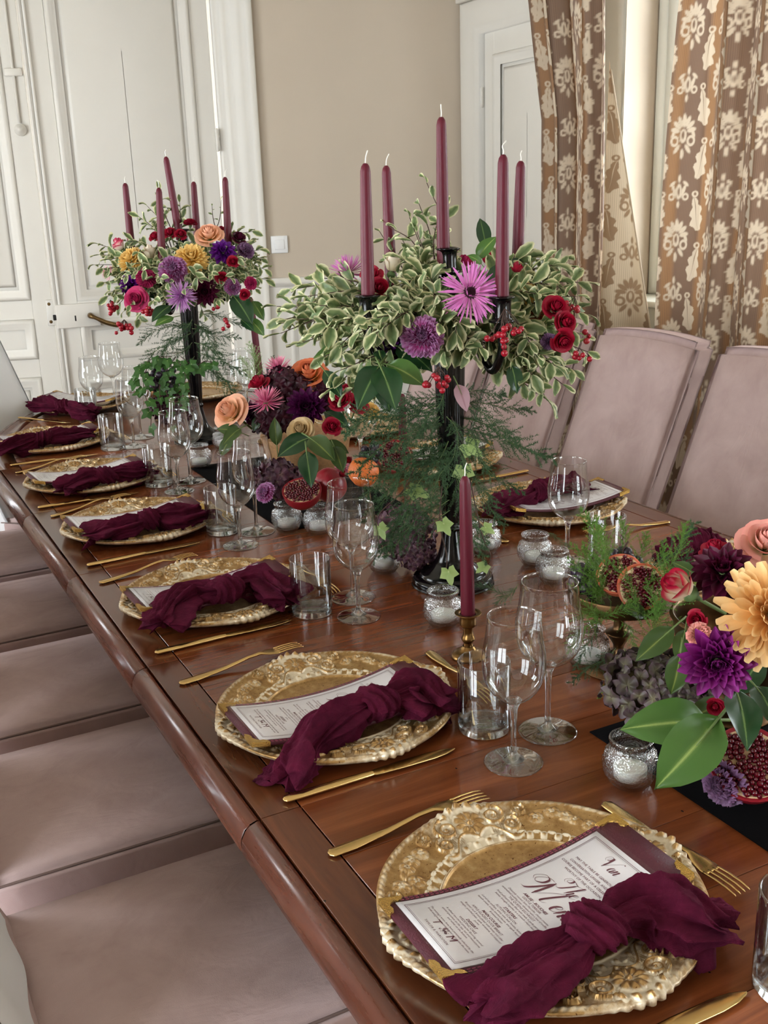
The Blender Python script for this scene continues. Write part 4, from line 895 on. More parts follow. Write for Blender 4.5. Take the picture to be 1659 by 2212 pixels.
def damask(U, V):
    """woven pattern in cloth coordinates (metres), soft 0..1: palmettes, tulips and curled leaves"""
    U = U/1.22; V = V/1.22; RW, RH = 0.115, 0.30; m = np.zeros_like(U); px = 0.0022
    soft = lambda d: np.clip(0.5-d/px, 0, 1)                     # d < 0 inside
    def el(x, y, cx, cyy, a, b, ang=0.0):
        c, s = math.cos(ang), math.sin(ang); X = (x-cx)*c+(y-cyy)*s; Y = -(x-cx)*s+(y-cyy)*c
        q = np.hypot(X/a, Y/b); return (q-1)*min(a, b)
    def ring(x, y, cx, cyy, r, w): return np.abs(np.hypot(x-cx, y-cyy)-r)-w
    for half in (0, 1):
        x = (U+half*RW+RW) % (2*RW)-RW; y = (V+half*RH*0.0+RH*(0.0 if half == 0 else 0.5)) % RH-RH/2
        d = np.full_like(U, 1.0)
        # palmette at (0, -0.07)
        yy = (y+0.07)/1.4; xo = x; x = x/1.12
        for k in range(-3, 4):
            a = k*0.47; L = 0.019 if k else 0.022
            d = np.minimum(d, el(x, yy, 0.021*math.sin(a), 0.008+0.023*math.cos(a), 0.0052, L*0.62, -a))
        d = np.minimum(d, el(x, yy, 0, 0.0, 0.009, 0.014)); d = np.maximum(d, -el(x, yy, 0, 0.002, 0.0035, 0.008))
        for s in (-1, 1):
            d = np.minimum(d, ring(x, yy, s*0.021, -0.010, 0.0085, 0.0028)); d = np.minimum(d, el(x, yy, s*0.014, -0.026, 0.0045, 0.011, s*0.7)); d = np.minimum(d, el(x, yy, s*0.026, 0.004, 0.004, 0.009, s*0.5))
        d = np.minimum(d, el(x, yy, 0, -0.036, 0.0045, 0.010))
        # tulip at (0, +0.065)
        yt = (y-0.072)/1.25
        d = np.minimum(d, el(x, yt, 0, 0.0, 0.0075, 0.018)); d = np.maximum(d, -el(x, yt, 0, 0.0, 0.0028, 0.009))
        for s in (-1, 1):
            d = np.minimum(d, el(x, yt, s*0.012, 0.002, 0.0042, 0.016, -s*0.35)); d = np.minimum(d, el(x, yt, s*0.017, 0.018, 0.004, 0.009, s*0.9)); d = np.minimum(d, ring(x, yt, s*0.018, -0.012, 0.0065, 0.0024))
        d = np.minimum(d, el(x, yt, 0, 0.030, 0.0035, 0.009)); d = np.minimum(d, el(x, yt, 0, -0.030, 0.0035, 0.008))
        x = xo
        # acanthus leaves left and right of the column, leaning up and down
        for s in (-1, 1):
            for (lx, ly, ang, fl) in ((0.056, 0.008, 0.5, 1), (0.060, -0.142, -0.45, -1)):
                X0 = s*x-lx; Y0 = y-ly; Y0 = (Y0+RH/2) % RH-RH/2
                c, sn = math.cos(ang), math.sin(ang); X = X0*c+Y0*sn; Y = -X0*sn+Y0*c
                X = X-0.013*np.sin((Y/0.05)*1.5)*fl; tt = np.clip((Y+0.05)/0.10, 0, 1)
                hw = 0.0205*np.sin(PI*tt**0.72)**0.85*(1.1-0.5*np.abs(np.sin(tt*11+0.35*np.sign(X)))**1.5)
                dl = np.maximum(np.abs(X)-hw, np.abs(Y)-0.05); rib = np.abs(X)-0.0011
                vein = np.maximum(-rib, dl); d = np.minimum(d, vein)
                d = np.minimum(d, ring(X, Y, 0.007*fl, 0.053, 0.007, 0.0022))
        m = np.maximum(m, soft(d))
    return m
RP = W0+WN*0.20
def s_of(x, y): return (onplane(x, y, np.array(RP), np.array(WN))-RP).dot(WU)
def z_of(x, y): return onplane(x, y, np.array(RP), np.array(WN)).z
ZT = 2.62
def curtain(label, sL, sR, n, amp, fab, seed, edge=None, dx=0.0032):
    """sL(z), sR(z): where the two side edges hang along the rod; n folds"""
    nu = int(fab/dx); nv = int((ZT-0.02)/0.0034); u = np.linspace(0, 1, nu); z = np.linspace(0.02, ZT, nv); rng = np.random.default_rng(seed)
    Z, U = np.meshgrid(z, u, indexing='ij'); a = np.array([sL(q) for q in z])[:, None]; b = np.array([sR(q) for q in z])[:, None]
    ph = rng.uniform(0, 6.28); w = U+0.05*np.sin(2*PI*U*1.7+ph)+0.008*np.sin(3*Z+5*U)
    A = amp*(0.85+0.25*np.sin(2*PI*U*2.3+ph*2))*(1+0.12*np.sin(2.2*Z+7*U))
    fold = np.sin(2*PI*n*w+ph); fold = np.sign(fold)*np.abs(fold)**0.8
    S = a+(b-a)*(U+0.30/n*np.sin(4*PI*n*w+2*ph)*0.5*0.8); N = A*fold
    if edge: S, N = edge(S, N, U, Z)
    P = np.array(RP)[None, None]+S[..., None]*np.array(WU)+N[..., None]*np.array(WN); P[..., 2] = Z
    mid = nv//2; ar = np.concatenate([[0], np.cumsum(np.hypot(np.diff(S[mid]), np.diff(N[mid])))])     # true cloth length round the folds
    FU = np.tile(ar, (nv, 1)); wv = damask(FU+0.04*seed, Z+0.07*seed)
    t = thing('curtain', label, 'curtain', (RP+WU*float((a+b).mean()/2)).to_tuple()[:2]+(0,))
    o = ob('panel', gridmesh('panel', P-np.array(t.location), 'damask', attrs={'weave': wv, 'fu': FU}), t)
    return t
zA = z_of(1140, 0); zB = z_of(1172, 260)
sT, sB, sE = s_of(1139, 0), s_of(1174, 300), s_of(1306, 300)
def c1L(z): return float(np.interp(z, [zB-0.25, zB, zA, zA+0.4], [sB, sB-0.003, sT, sT-0.06]))
def c1R(z): return float(np.interp(z, [0.9, 2.2], [s_of(1300, 690), s_of(1308, 0)]))
cu1 = curtain('damask curtain left of the window with its pale lining edge turned out', c1L, c1R, 2.5, 0.05, 0.62, 1)
# turned-out edge: hangs from high up and swings wide at the sill
nv, nu = 420, 90; zz = np.linspace(z_of(1345, 700)-0.25, z_of(1306, 130), nv); uu = np.linspace(0, 1, nu); Z, U = np.meshgrid(zz, uu, indexing='ij')
kz = np.clip((zz[-1]-zz)/(zz[-1]-z_of(1385, 690)), 0, 1.15)[:, None]
S = (s_of(1303, 400)-0.01)+(s_of(1386, 690)-s_of(1303, 690)+0.01)*U*kz; N = -0.035*U*kz+0.018*np.sin(U*5+1.0)*kz-0.03
P = np.array(RP)[None, None]+S[..., None]*np.array(WU)+N[..., None]*np.array(WN); P[..., 2] = Z; FU = 0.05+U*0.16*np.maximum(kz, .02)+np.zeros_like(Z)
tag(ob('turned_edge', gridmesh('turned_edge', P-np.array(cu1.location), 'damask_back', attrs={'weave': damask(FU, Z), 'fu': FU}), cu1), 'pale reverse side of the damask')
hem = np.array([[RP[k]+(s_of(1303, 400)-0.01+(s_of(1386, 690)-s_of(1303, 690)+0.01)*kz[i, 0])*WU[k]+(-0.035*kz[i, 0]+0.018*math.sin(6)*kz[i, 0]-0.03)*WN[k] for k in range(3)] for i in range(nv)]); hem[:, 2] = zz
ob('hem', tube('hem', hem[::12]-np.array(cu1.location), 0.0035, 'damask_back', 6), cu1)
z0 = z_of(1480, 0); z1 = z_of(1428, 690)
def c2L(z): return float(np.interp(z, [z1, z0], [s_of(1428, 690), s_of(1482, 0)]))
def c2R(z): return c2L(z)*0.0+s_of(1482, 0)+0.62
curtain('damask curtain right of the window hanging behind the chairs', c2L, c2R, 3.5, 0.055, 1.12, 2)
rod = thing('curtain_rod', 'brass curtain rod above the window', 'curtain rod', (RP.x, RP.y, 0))
ob('rod', tube('rod', [RP+WU*q+Vector((0, 0, ZT+0.03))-Vector((RP.x, RP.y, 0)) for q in (-0.15, 0.5, 1.2, 1.8)], 0.014, 'rod_metal', 12), rod)
for q in (-0.1, 1.7): ob('bracket', tube('bracket', [RP+WU*q+Vector((0, 0, ZT+0.03))-Vector((RP.x, RP.y, 0)), RP+WU*q-WN*0.195+Vector((0, 0, ZT+0.03))-Vector((RP.x, RP.y, 0))], 0.008, 'rod_metal', 8), rod)
# the chair at the far end turned towards the table, window light painted into its backrest colour
fdir = Vector((0.75, -0.66, 0)).normalized(); corner = Vector((0.19, 0.965, 0)); sd = Vector((-fdir.y, fdir.x, 0))
cc = corner+fdir*0.20-sd*0.21
simple('window_lit_white', (246, 247, 250), 0.8, bump=0.2, bscale=500)
wch = chair(cc.x, cc.y, math.atan2(fdir.y, fdir.x), 'chair back painted window-lit white at the far left corner of the table')
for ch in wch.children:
    if ch.name.startswith('backrest'): ch.material_slots[0].link = 'OBJECT'; ch.material_slots[0].material = MATS['window_lit_white']
# added white sheet standing for window light on the nearest chair back
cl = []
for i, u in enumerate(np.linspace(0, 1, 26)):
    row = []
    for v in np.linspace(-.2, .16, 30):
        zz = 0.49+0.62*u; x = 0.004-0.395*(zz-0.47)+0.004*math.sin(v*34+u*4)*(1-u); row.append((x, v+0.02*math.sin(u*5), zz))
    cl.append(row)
tag(ob('lit_back_sheet', gridmesh('lit_back_sheet', cl, 'window_lit_white'), None, Matrix.Translation((-0.262, CY, 0))), 'added white sheet standing for window light on the nearest chair back', 'cloth')
# ------------------------------------------------------------------ candelabras, candles, candlesticks
simple('black_gloss', (5, 5, 6), 0.14, spec=0.4)
simple('brass', (132, 100, 58), 0.28, 0.95, var=0.25, vscale=50)
simple('dark_brass', (96, 70, 44), 0.35, 0.9, var=0.3, vscale=50)
simple('candle_wax', (90, 19, 37), 0.44, spec=0.35)
simple('wick_white', (236, 232, 224), 0.8)
FH2 = Vector((FW[0], FW[1], 0)).normalized(); RH2 = Vector((FH2.y, -FH2.x, 0))
def up_to(px, py, xy):
    """height at which the sight line passes the upright standing at xy"""
    p = onplane(px, py, np.array([xy[0], xy[1], 0]), np.array(FH2)); return p
CDL = 0.262
CND = [lathe('stick', [(0, 0), (0.0108, 0), (0.0112, 0.004), (0.0106, 0.08), (0.0094, 0.18), (0.0082, CDL-0.014), (0.0066, CDL-0.006), (0.0035, CDL-0.001), (0, CDL)], 'candle_wax', 24)]
def candle(base, top, label, group, seed=0):
    """taper candle with its foot at base, its wax ending at top"""
    base = Vector(base); top = Vector(top); d = (top-base); L = d.length
    M = lookmat(base, d) @ Matrix.Diagonal((1, 1, L/CDL, 1))
    t = thing('taper_candle', label, 'candle', group=group, M=M)
    ob('stick', CND[0], t); r = random.Random(seed)
    w = [(0, 0, CDL-.002), (0.0005, 0, CDL+.006), (0.0015*r.uniform(-1, 2), .001, CDL+.013), (0.006*r.uniform(-.6, 1.4), .002, CDL+.021)]
    ob('wick', tube('wick', spline(w, 10), 0.0010, 'wick_white', 6), t); return t
def candelabra(base, arms, hub_z, label, centre_z):
    """arms: points where the candle cups stand"""
    t = thing('candelabra', label, 'candelabra', base); b = Vector(base)
    def flute(P, a): P[..., :2] *= (1+0.05*np.cos(a*14))[None, :, None]; return P
    ob('foot', lathe('foot', cat([(0.0, 0.0), (0.070, 0.0), (0.0745, 0.003), (0.0745, 0.012), (0.070, 0.0165), (0.062, 0.018), (0.058, 0.024), (0.045, 0.032), (0.032, 0.045), (0.024, 0.065), (0.0185, 0.09), (0.016, 0.105)], 50), 'black_gloss', 56), t)
    hz = hub_z-b.z
    ob('stem', lathe('stem', cat([(0.0155, 0.100), (0.0185, 0.108), (0.0155, 0.116), (0.0175, 0.14), (0.0205, 0.22), (0.0235, 0.32), (0.0255, hz-0.06), (0.022, hz-0.03), (0.028, hz-0.012), (0.022, hz), (0.014, hz+0.012), (0, hz+0.013)], 50), 'black_gloss', 56, fn=flute), t)
    cup = lathe('cup', cat([(0, -0.012), (0.010, -0.010), (0.013, 0.0), (0.0205, 0.002), (0.0205, 0.006), (0.0155, 0.009), (0.0150, 0.034), (0.0205, 0.040), (0.0195, 0.042), (0.0125, 0.041), (0.0125, 0.012), (0, 0.012)], 44), 'black_gloss', 28)
    for p in arms:
        q = Vector(p)-b; o = Vector((q.x, q.y, 0)); R = o.length; u = o/R; zc = q.z-0.030
        pts = [u*0.012+Vector((0, 0, hz-0.02)), u*R*0.35+Vector((0, 0, hz-0.005)), u*R*0.62+Vector((0, 0, zc-0.055)), u*R*0.84+Vector((0, 0, zc-0.078)), u*R*1.0+Vector((0, 0, zc-0.045)), u*R+Vector((0, 0, zc-0.008))]
        ob('arm', tube('arm', spline(pts, 28), 0.0075, 'black_gloss', 10), t)
        ob('cup', cup, t, Matrix.Translation((q.x, q.y, q.z-0.030)))
    ob('centre_shaft', lathe('centre_shaft', cat([(0.012, hz), (0.010, hz+0.03), (0.014, centre_z-b.z-0.06), (0.011, centre_z-b.z-0.04)], 16), 'black_gloss', 20), t)
    ob('cup', cup, t, Matrix.Translation((0, 0, centre_z-b.z-0.030)))
    return t
def arm_pts(base, lst):
    out = []
    for (r, f, bx, by, tx, ty) in lst:
        xy = Vector(base)+RH2*r+FH2*f; b = up_to(bx, by, xy); t = up_to(tx, ty, (b.x, b.y)); out.append((b, t))
    return out
B1 = onz(978, 1258); B1 = Vector((B1.x, B1.y, tz(B1.x, B1.y)))
AR = arm_pts(B1, [(-.145, -.11, 795, 654, 789, 352), (.11, -.145, 1084, 657, 1087, 333), (-.11, .145, 846, 630, 834, 357), (.15, .11, 1117, 590, 1125, 347)])
CT = [up_to(958, 552, B1), up_to(953, 252, B1)]
candelabra(B1, [a[0] for a in AR], CT[0].z-0.10, 'tall black candelabra nearest the viewer, under the large pale-green bouquet', CT[0].z)
nm = ['front left', 'front right', 'back left', 'back right']
for i, (a, b) in enumerate(AR): candle(a-Vector((0, 0, .016)), b, 'burgundy taper candle on the %s arm of the near candelabra' % nm[i], 'candles of the near candelabra', i)
candle(CT[0]-Vector((0, 0, .016)), CT[1], 'tallest burgundy taper candle in the middle of the near candelabra', 'candles of the near candelabra', 9)
B2 = onz(432, 952); B2 = Vector((B2.x, B2.y, tz(B2.x, B2.y)))
AL = arm_pts(B2, [(-.147, .05, 285, 545, 270, 395), (-.06, -.15, 351, 590, 343, 405), (.045, .15, 427, 530, 418, 392), (.135, -.05, 495, 560, 486, 382)])
CT2 = [up_to(388, 505, B2), up_to(358, 338, B2)]
candelabra(B2, [a[0] for a in AL], CT2[0].z-0.10, 'black candelabra farther away, carrying the multicoloured bouquet', CT2[0].z)
nm = ['leftmost', 'front', 'back right', 'rightmost']
for i, (a, b) in enumerate(AL): candle(a-Vector((0, 0, .016)), b, 'burgundy taper candle, %s arm of the far candelabra' % nm[i], 'candles of the far candelabra', i+3)
candle(CT2[0]-Vector((0, 0, .016)), CT2[1], 'tallest, leaning burgundy candle in the middle of the far candelabra', 'candles of the far candelabra', 12)
def candlestick(x, y, H, label):
    t = thing('candlestick', label, 'candlestick', (x, y, tz(x, y)))
    ob('foot', lathe('foot', cat([(0, 0), (0.025, 0), (0.0265, 0.004), (0.022, 0.008), (0.014, 0.012), (0.009, 0.018)], 24), 'brass', 32), t)
    ob('stem', lathe('stem', cat([(0.008, 0.016), (0.0072, 0.024), (0.011, 0.030), (0.0078, H*0.55), (0.0085, H-0.020)], 24), 'brass', 24), t)
    ob('cup', lathe('cup', cat([(0.006, H-0.022), (0.0125, H-0.019), (0.0128, H-0.003), (0.020, H), (0.020, H+0.0015), (0.0124, H-0.0005), (0.0118, H-0.016), (0, H-0.016)], 30), 'brass', 32), t)
    return t
K1 = onz(1012, 1418); candlestick(K1.x, K1.y, 0.072, 'small brass candlestick behind the tumbler of the second place')
candle((K1.x, K1.y, TZ+0.058), up_to(1004, 1028, (K1.x, K1.y)), 'single burgundy candle in the brass candlestick before the near candelabra', 'candles in candlesticks', 5)
K2 = onz(575, 955); p2 = up_to(541, 641, (K2.x, K2.y)); candlestick(K2.x, K2.y, 0.085, 'brass candlestick hidden among the flowers between the candelabras')
candle((K2.x, K2.y, TZ+0.071), p2, 'single burgundy candle rising between the two bouquets', 'candles in candlesticks', 6)
K3 = onz(872, 1010); candlestick(K3.x, K3.y, 0.07, 'brass candlestick behind the fern left of the near candelabra'); candle((K3.x, K3.y, TZ+0.056), up_to(868, 850, (K3.x, K3.y)), 'single burgundy candle seen through the fern of the near candelabra', 'candles in candlesticks', 7)
# cake stands and bowls
def stand(x, y, R, H, label, mat='dark_brass'):
    t = thing('cake_stand', label, 'cake stand', (x, y, tz(x, y)))
    ob('foot', lathe('foot', cat([(0, 0), (0.052, 0), (0.055, 0.004), (0.046, 0.010), (0.020, 0.016), (0.012, 0.024)], 24), mat, 40), t)
    ob('stem', lathe('stem', cat([(0.011, 0.022), (0.008, 0.035), (0.018, H*0.5), (0.020, H*0.54), (0.009, H*0.62), (0.012, H-0.012), (0.022, H-0.003)], 30), mat, 28), t)
    ob('dish', lathe('dish', cat([(0, H-0.004), (0.03, H-0.003), (R-0.006, H), (R, H+0.004), (R+0.001, H+0.020), (R-0.002, H+0.021), (R-0.006, H+0.008), (0, H+0.004)], 36), mat, 56), t)
    return t
S1 = onz(1335, 1440); stand(S1.x, S1.y, 0.076, 0.105, 'dark brass cake stand holding opened pomegranates on the right')
S2 = onz(372, 905); stand(S2.x, S2.y, 0.085, 0.085, 'dark cake stand with ivy and grapes before the far candelabra')
def bowl(x, y, R, H, label, mat, rib):
    t = thing('footed_bowl', label, 'bowl', (x, y, tz(x, y)))
    def f(P, a):
        z = P[..., 2]; k = 1+rib*np.cos(z*900)*(z > 0.05); P[..., :2] *= k[..., None]; return P
    ob('foot', lathe('foot', cat([(0, 0), (0.05, 0), (0.052, 0.006), (0.03, 0.014), (0.02, 0.03), (0.026, 0.046)], 24), mat, 40), t)
    ob('bowl', lathe('bowl', cat([(0.02, 0.045), (R*0.6, 0.052), (R*0.9, 0.5*(H+.05)), (R, H-0.004), (R+.004, H), (R-.003, H), (R*0.86, 0.5*(H+.05)), (R*.5, 0.06), (0, 0.058)], 60), mat, 56, fn=f), t)
    return t
simple('wicker', (150, 112, 72), 0.6, var=0.3, vscale=120, bump=0.4, bscale=300)
S3 = onz(650, 1078); S3 = Vector((0.60, -0.72, TZ)); bowl(S3.x, S3.y, 0.105, 0.15, 'ribbed wicker footed bowl under the roses between the candelabras', 'wicker', 0.012)
S4 = Vector((0.655, -2.02, TZ)); bowl(S4.x, S4.y, 0.085, 0.14, 'dark brass footed bowl under the large flowers at the right edge', 'dark_brass', 0.0)
# ------------------------------------------------------------------ flowers and foliage: prototypes
leafmat('pet_peach', [(0, (240, 196, 130)), (.5, (246, 196, 156)), (1, (244, 184, 154))])
leafmat('pet_orange', [(0, (236, 180, 90)), (.5, (226, 142, 92)), (1, (216, 120, 84))])
leafmat('pet_blush', [(0, (244, 214, 170)), (.5, (240, 186, 166)), (1, (236, 160, 150))])
leafmat('pet_cream', [(0, (226, 210, 170)), (.6, (234, 222, 200)), (1, (230, 214, 194))])
leafmat('pet_tan', [(0, (206, 176, 120)), (.6, (222, 196, 150)), (1, (214, 186, 142))])
leafmat('pet_red', [(0, (110, 8, 26)), (.6, (168, 14, 48)), (1, (150, 10, 44))], rough=0.6)
leafmat('pet_magenta', [(0, (210, 130, 160)), (.5, (206, 70, 120)), (1, (190, 40, 100))])
leafmat('pet_pinkwhite', [(0, (244, 232, 214)), (.65, (242, 214, 206)), (.9, (214, 60, 104)), (1, (190, 30, 80))])
leafmat('pet_redwhite', [(0, (240, 228, 200)), (.5, (238, 216, 190)), (.8, (200, 40, 70)), (1, (160, 16, 50))])
leafmat('pet_lilac', [(0, (200, 20, 110)), (.5, (204, 74, 150)), (.85, (186, 118, 172)), (1, (194, 148, 188))])
leafmat('pet_mauve', [(0, (92, 26, 60)), (.5, (120, 74, 112)), (1, (146, 110, 146))])
leafmat('pet_violet', [(0, (50, 4, 70)), (.6, (92, 14, 118)), (1, (104, 30, 132))])
leafmat('pet_purple', [(0, (54, 4, 50)), (.6, (116, 14, 98)), (1, (146, 52, 134))])
leafmat('pet_darkpurple', [(0, (34, 4, 30)), (.6, (70, 10, 60)), (1, (84, 16, 70))])
leafmat('pet_burgundy', [(0, (34, 4, 18)), (.6, (72, 10, 38)), (1, (86, 16, 48))])
leafmat('pet_apricot', [(0, (210, 130, 56)), (.35, (236, 182, 110)), (1, (246, 212, 156))])
leafmat('pet_yellow', [(0, (214, 150, 40)), (.4, (236, 196, 104)), (1, (240, 206, 134))])
leafmat('pet_spider', [(0, (240, 190, 210)), (.35, (226, 140, 204)), (1, (222, 132, 206))])
leafmat('pet_mum', [(0, (214, 70, 130)), (.5, (222, 120, 160)), (1, (236, 158, 180))])
leafmat('pet_mumlilac', [(0, (170, 90, 170)), (.5, (190, 130, 190)), (1, (206, 160, 206))])
leafmat('pet_hydr', [(0, (124, 100, 92)), (.5, (98, 62, 76)), (1, (86, 54, 70))], rnd=0.3)
leafmat('pet_hydrgreen', [(0, (104, 98, 70)), (.5, (88, 80, 68)), (1, (78, 58, 66))], rnd=0.35)
leafmat('pet_hydrdark', [(0, (70, 20, 34)), (.5, (60, 16, 32)), (1, (48, 12, 28))], rnd=0.25)
leafmat('leaf_var', [(0, (88, 110, 68)), (.45, (130, 146, 98)), (.66, (200, 200, 154)), (1, (230, 226, 190))], trl=0.2, rnd=0.26)
leafmat('leaf_dark', [(0, (104, 132, 78)), (.45, (34, 70, 34)), (1, (28, 62, 33))], rough=0.3, trl=0.15, spec=0.5)
leafmat('leaf_mid', [(0, (158, 178, 100)), (.45, (88, 122, 56)), (1, (74, 110, 48))], rough=0.35, trl=0.25, spec=0.45)
leafmat('leaf_olive', [(0, (120, 130, 66)), (.45, (70, 88, 40)), (1, (60, 80, 38))], rough=0.4, trl=0.2)
leafmat('leaf_ivy', [(0, (150, 170, 110)), (.15, (66, 104, 46)), (1, (58, 96, 44))], rough=0.4, trl=0.2)
leafmat('leaf_paleivy', [(0, (196, 206, 150)), (.15, (150, 176, 104)), (1, (168, 190, 124))], rough=0.4, trl=0.25)
leafmat('leaf_mauve', [(0, (150, 110, 120)), (1, (176, 140, 150))], rough=0.5)
simple('stem_green', (96, 116, 62), 0.6)
simple('stem_brown', (66, 44, 34), 0.7)
simple('calyx_green', (88, 112, 64), 0.55)
simple('fern_dark', (54, 86, 48), 0.6, var=0.2, vscale=40)
simple('fern_bright', (84, 124, 36), 0.6, var=0.2, vscale=40)
simple('fern_pale', (150, 168, 120), 0.6)
simple('berry_red', (150, 12, 34), 0.3)
simple('eye_dark', (52, 14, 28), 0.8, bump=0.5, bscale=600)
simple('pom_skin', (140, 20, 36), 0.35, var=0.2, vscale=60)
simple('pom_skin_light', (196, 96, 66), 0.4, var=0.25, vscale=50)
simple('pom_flesh', (222, 190, 150), 0.5, var=0.15, vscale=80)
simple('pom_seed', (84, 6, 20), 0.15)
simple('peach_skin', (214, 110, 44), 0.5, var=0.3, vscale=22)
simple('grape_dark', (38, 24, 40), 0.3, var=0.25, vscale=60)
simple('peach_red', (170, 50, 50), 0.5)

def petal(name, L, W, c0, c1, cup=0.25, prof=((0, .25), (.3, .8), (.6, 1), (.85, .82), (1, .25)), nu=6, nv=5, ruf=0.0, edge=0.0, ph=0.0, fold=0.0):
    t = np.linspace(0, 1, nu); s = np.linspace(-1, 1, nv); w = W*np.interp(t, [p[0] for p in prof], [p[1] for p in prof])
    th = c0+(c1-c0)*t; dl = L/(nu-1); X = np.concatenate([[0], np.cumsum(np.cos(th[:-1])*dl)]); Z = np.concatenate([[0], np.cumsum(np.sin(th[:-1])*dl)])
    P = np.zeros((nu, nv, 3)); n = np.stack([-np.sin(th), np.cos(th)], -1)
    for i in range(nu):
        k = cup*w[i]*s**2+ruf*t[i]**1.5*np.sin((4.2 if nv < 7 else 8.5)*s+6*t[i]+ph)+fold*w[i]*np.abs(s)
        P[i, :, 0] = X[i]+n[i, 0]*k; P[i, :, 1] = s*w[i]; P[i, :, 2] = Z[i]+n[i, 1]*k
    b = np.clip((1-edge)*t[:, None]+edge*np.maximum(np.abs(s)[None]**1.6, np.clip((t[:, None]-.7)/.3, 0, 1)*0.8), 0, 1)+0*s[None]
    return gridmesh(name, P, None, attrs={'blend': b})
def cup_petal(name, r0, r1, h, span, lip, nu=6, nv=7, close=0.0):
    """rose petal: a patch of a cup rising from r0 to r1 with a rolled lip"""
    t = np.linspace(0, 1, nu); a = np.linspace(-span, span, nv); P = np.zeros((nu, nv, 3)); b = np.zeros((nu, nv))
    for i, q in enumerate(t):
        for j, s in enumerate(a):
            e = (s/span)**2; hh = h*q*(1-0.22*e*q); r = (r0+(r1-r0)*q**0.6)*(1-close*q**3)+lip*max(0, q-0.62)**1.5*4*(1-0.3*e)
            P[i, j] = (r*math.cos(s), r*math.sin(s), hh-lip*max(0, q-0.72)*2.2*(1+0.5*e)); b[i, j] = q
    return gridmesh(name, P, None, attrs={'blend': b})
PROTO = {}
def setmat(o, mat):
    o.data.materials.clear() if False else None
    if len(o.data.materials) == 0: o.data.materials.append(None)
    o.material_slots[0].link = 'OBJECT'; o.material_slots[0].material = MATS[mat]
GA = 2.39996
def RZ(a): return Matrix.Rotation(a, 4, 'Z')
def RY(a): return Matrix.Rotation(a, 4, 'Y')
def T3(x, y, z): return Matrix.Translation((x, y, z))
def rose_list(n=24, open_=1.0):
    out = []; R = [.09, .17, .25, .34, .44, .55, .68, .82]; H = [.78, .79, .78, .74, .68, .60, .50, .40]; SP = [2.6, 1.7, 1.35, 1.2, 1.05, .95, .85, .78]; LP = [.0, .02, .03, .05, .08, .12, .17, .22]
    cls = [cup_petal('petal', r*.35, r*(1-.25*(1-open_)), h, sp, lp*open_**1.5, close=c) for r, h, sp, lp, c in zip(R, H, SP, LP, [.8, .7, .6, .45, .28, .1, 0, 0])]
    for i in range(n):
        f = i/(n-1); k = min(7, int(f*8)); g = 1+(1-open_)*(-.35*f); out.append((cls[k], T3(0, 0, .04-.16*f*open_) @ RZ(i*GA) @ RY((0.02+0.26*f**2)*open_-.12*(1-open_)*f) @ Matrix.Diagonal((g, g, 1+.25*(1-open_)*f, 1))))
    return out
def ray_list(rings):
    """rings: (n, L, W, c0, c1, elev, r0, z, kw)"""
    out = []
    for q, (n, L, W, c0, c1, el, r0, z, kw) in enumerate(rings):
        ms = [petal('petal', L*s, W, c0, c1, ph=p, **kw) for s, p in ((1, 0), (0.93, 2.0))]
        for i in range(n):
            a = 2*PI*i/n+q*0.37+0.15*math.sin(i*7.3+q); out.append((ms[i % 2], RZ(a) @ T3(r0, 0, z) @ RY(-el+0.08*math.sin(i*5.1+q*2))))
    return out
POINT = ((0, .35), (.35, .85), (.6, 1), (.85, .7), (1, .12)); SPOON = ((0, .3), (.4, .6), (.7, 1), (.9, .9), (1, .45)); NEED = ((0, .5), (.3, .8), (.7, 1), (.92, .8), (1, .2)); FRILL = ((0, .2), (.4, .6), (.7, .95), (.9, 1), (1, .9))
PROTO['rose'] = rose_list(32, .78); PROTO['rosebud'] = rose_list(16, .25); PROTO['spray'] = rose_list(24, .7)
PROTO['dahlia'] = ray_list([(18, .82, .165, .05, .2, .06, .16, -.04, dict(prof=POINT, fold=.5)), (18, .76, .16, .12, .4, .22, .15, .02, dict(prof=POINT, fold=.5)), (16, .66, .15, .2, .5, .40, .13, .07, dict(prof=POINT, fold=.55)), (14, .54, .13, .3, .7, .58, .11, .11, dict(prof=POINT, fold=.55)), (12, .42, .11, .4, .9, .8, .09, .15, dict(prof=POINT, fold=.6)), (9, .30, .085, .5, 1.2, 1.02, .06, .18, dict(prof=POINT, fold=.6)), (6, .2, .06, .6, 1.3, 1.28, .02, .21, dict(prof=POINT, fold=.6))])
PROTO['decor_dahlia'] = ray_list([(12, .86, .20, -.1, .15, -.05, .14, -.06, dict(prof=POINT, fold=.6)), (12, .82, .19, .05, .2, .2, .14, .0, dict(prof=POINT, fold=.6)), (10, .7, .16, .2, .4, .5, .12, .06, dict(prof=POINT, fold=.7)), (9, .55, .13, .3, .6, .8, .09, .1, dict(prof=POINT, fold=.7)), (7, .4, .09, .4, .8, 1.1, .05, .13, dict(prof=POINT, fold=.7))])
PROTO['chrysanthemum'] = ray_list([(24, .84, .105, -.1, .3, -.04, .16, -.08, dict(prof=SPOON, cup=.5)), (24, .80, .102, .05, .35, .12, .15, -.02, dict(prof=SPOON, cup=.5)), (22, .72, .098, .1, .5, .30, .14, .03, dict(prof=SPOON, cup=.55)), (20, .62, .092, .2, .7, .48, .12, .08, dict(prof=SPOON, cup=.6)), (18, .53, .085, .3, .9, .66, .1, .12, dict(prof=SPOON, cup=.6)), (14, .44, .075, .4, 1.2, .86, .07, .15, dict(prof=SPOON, cup=.6)), (10, .34, .06, .5, 1.5, 1.1, .04, .18, dict(prof=SPOON, cup=.6))])
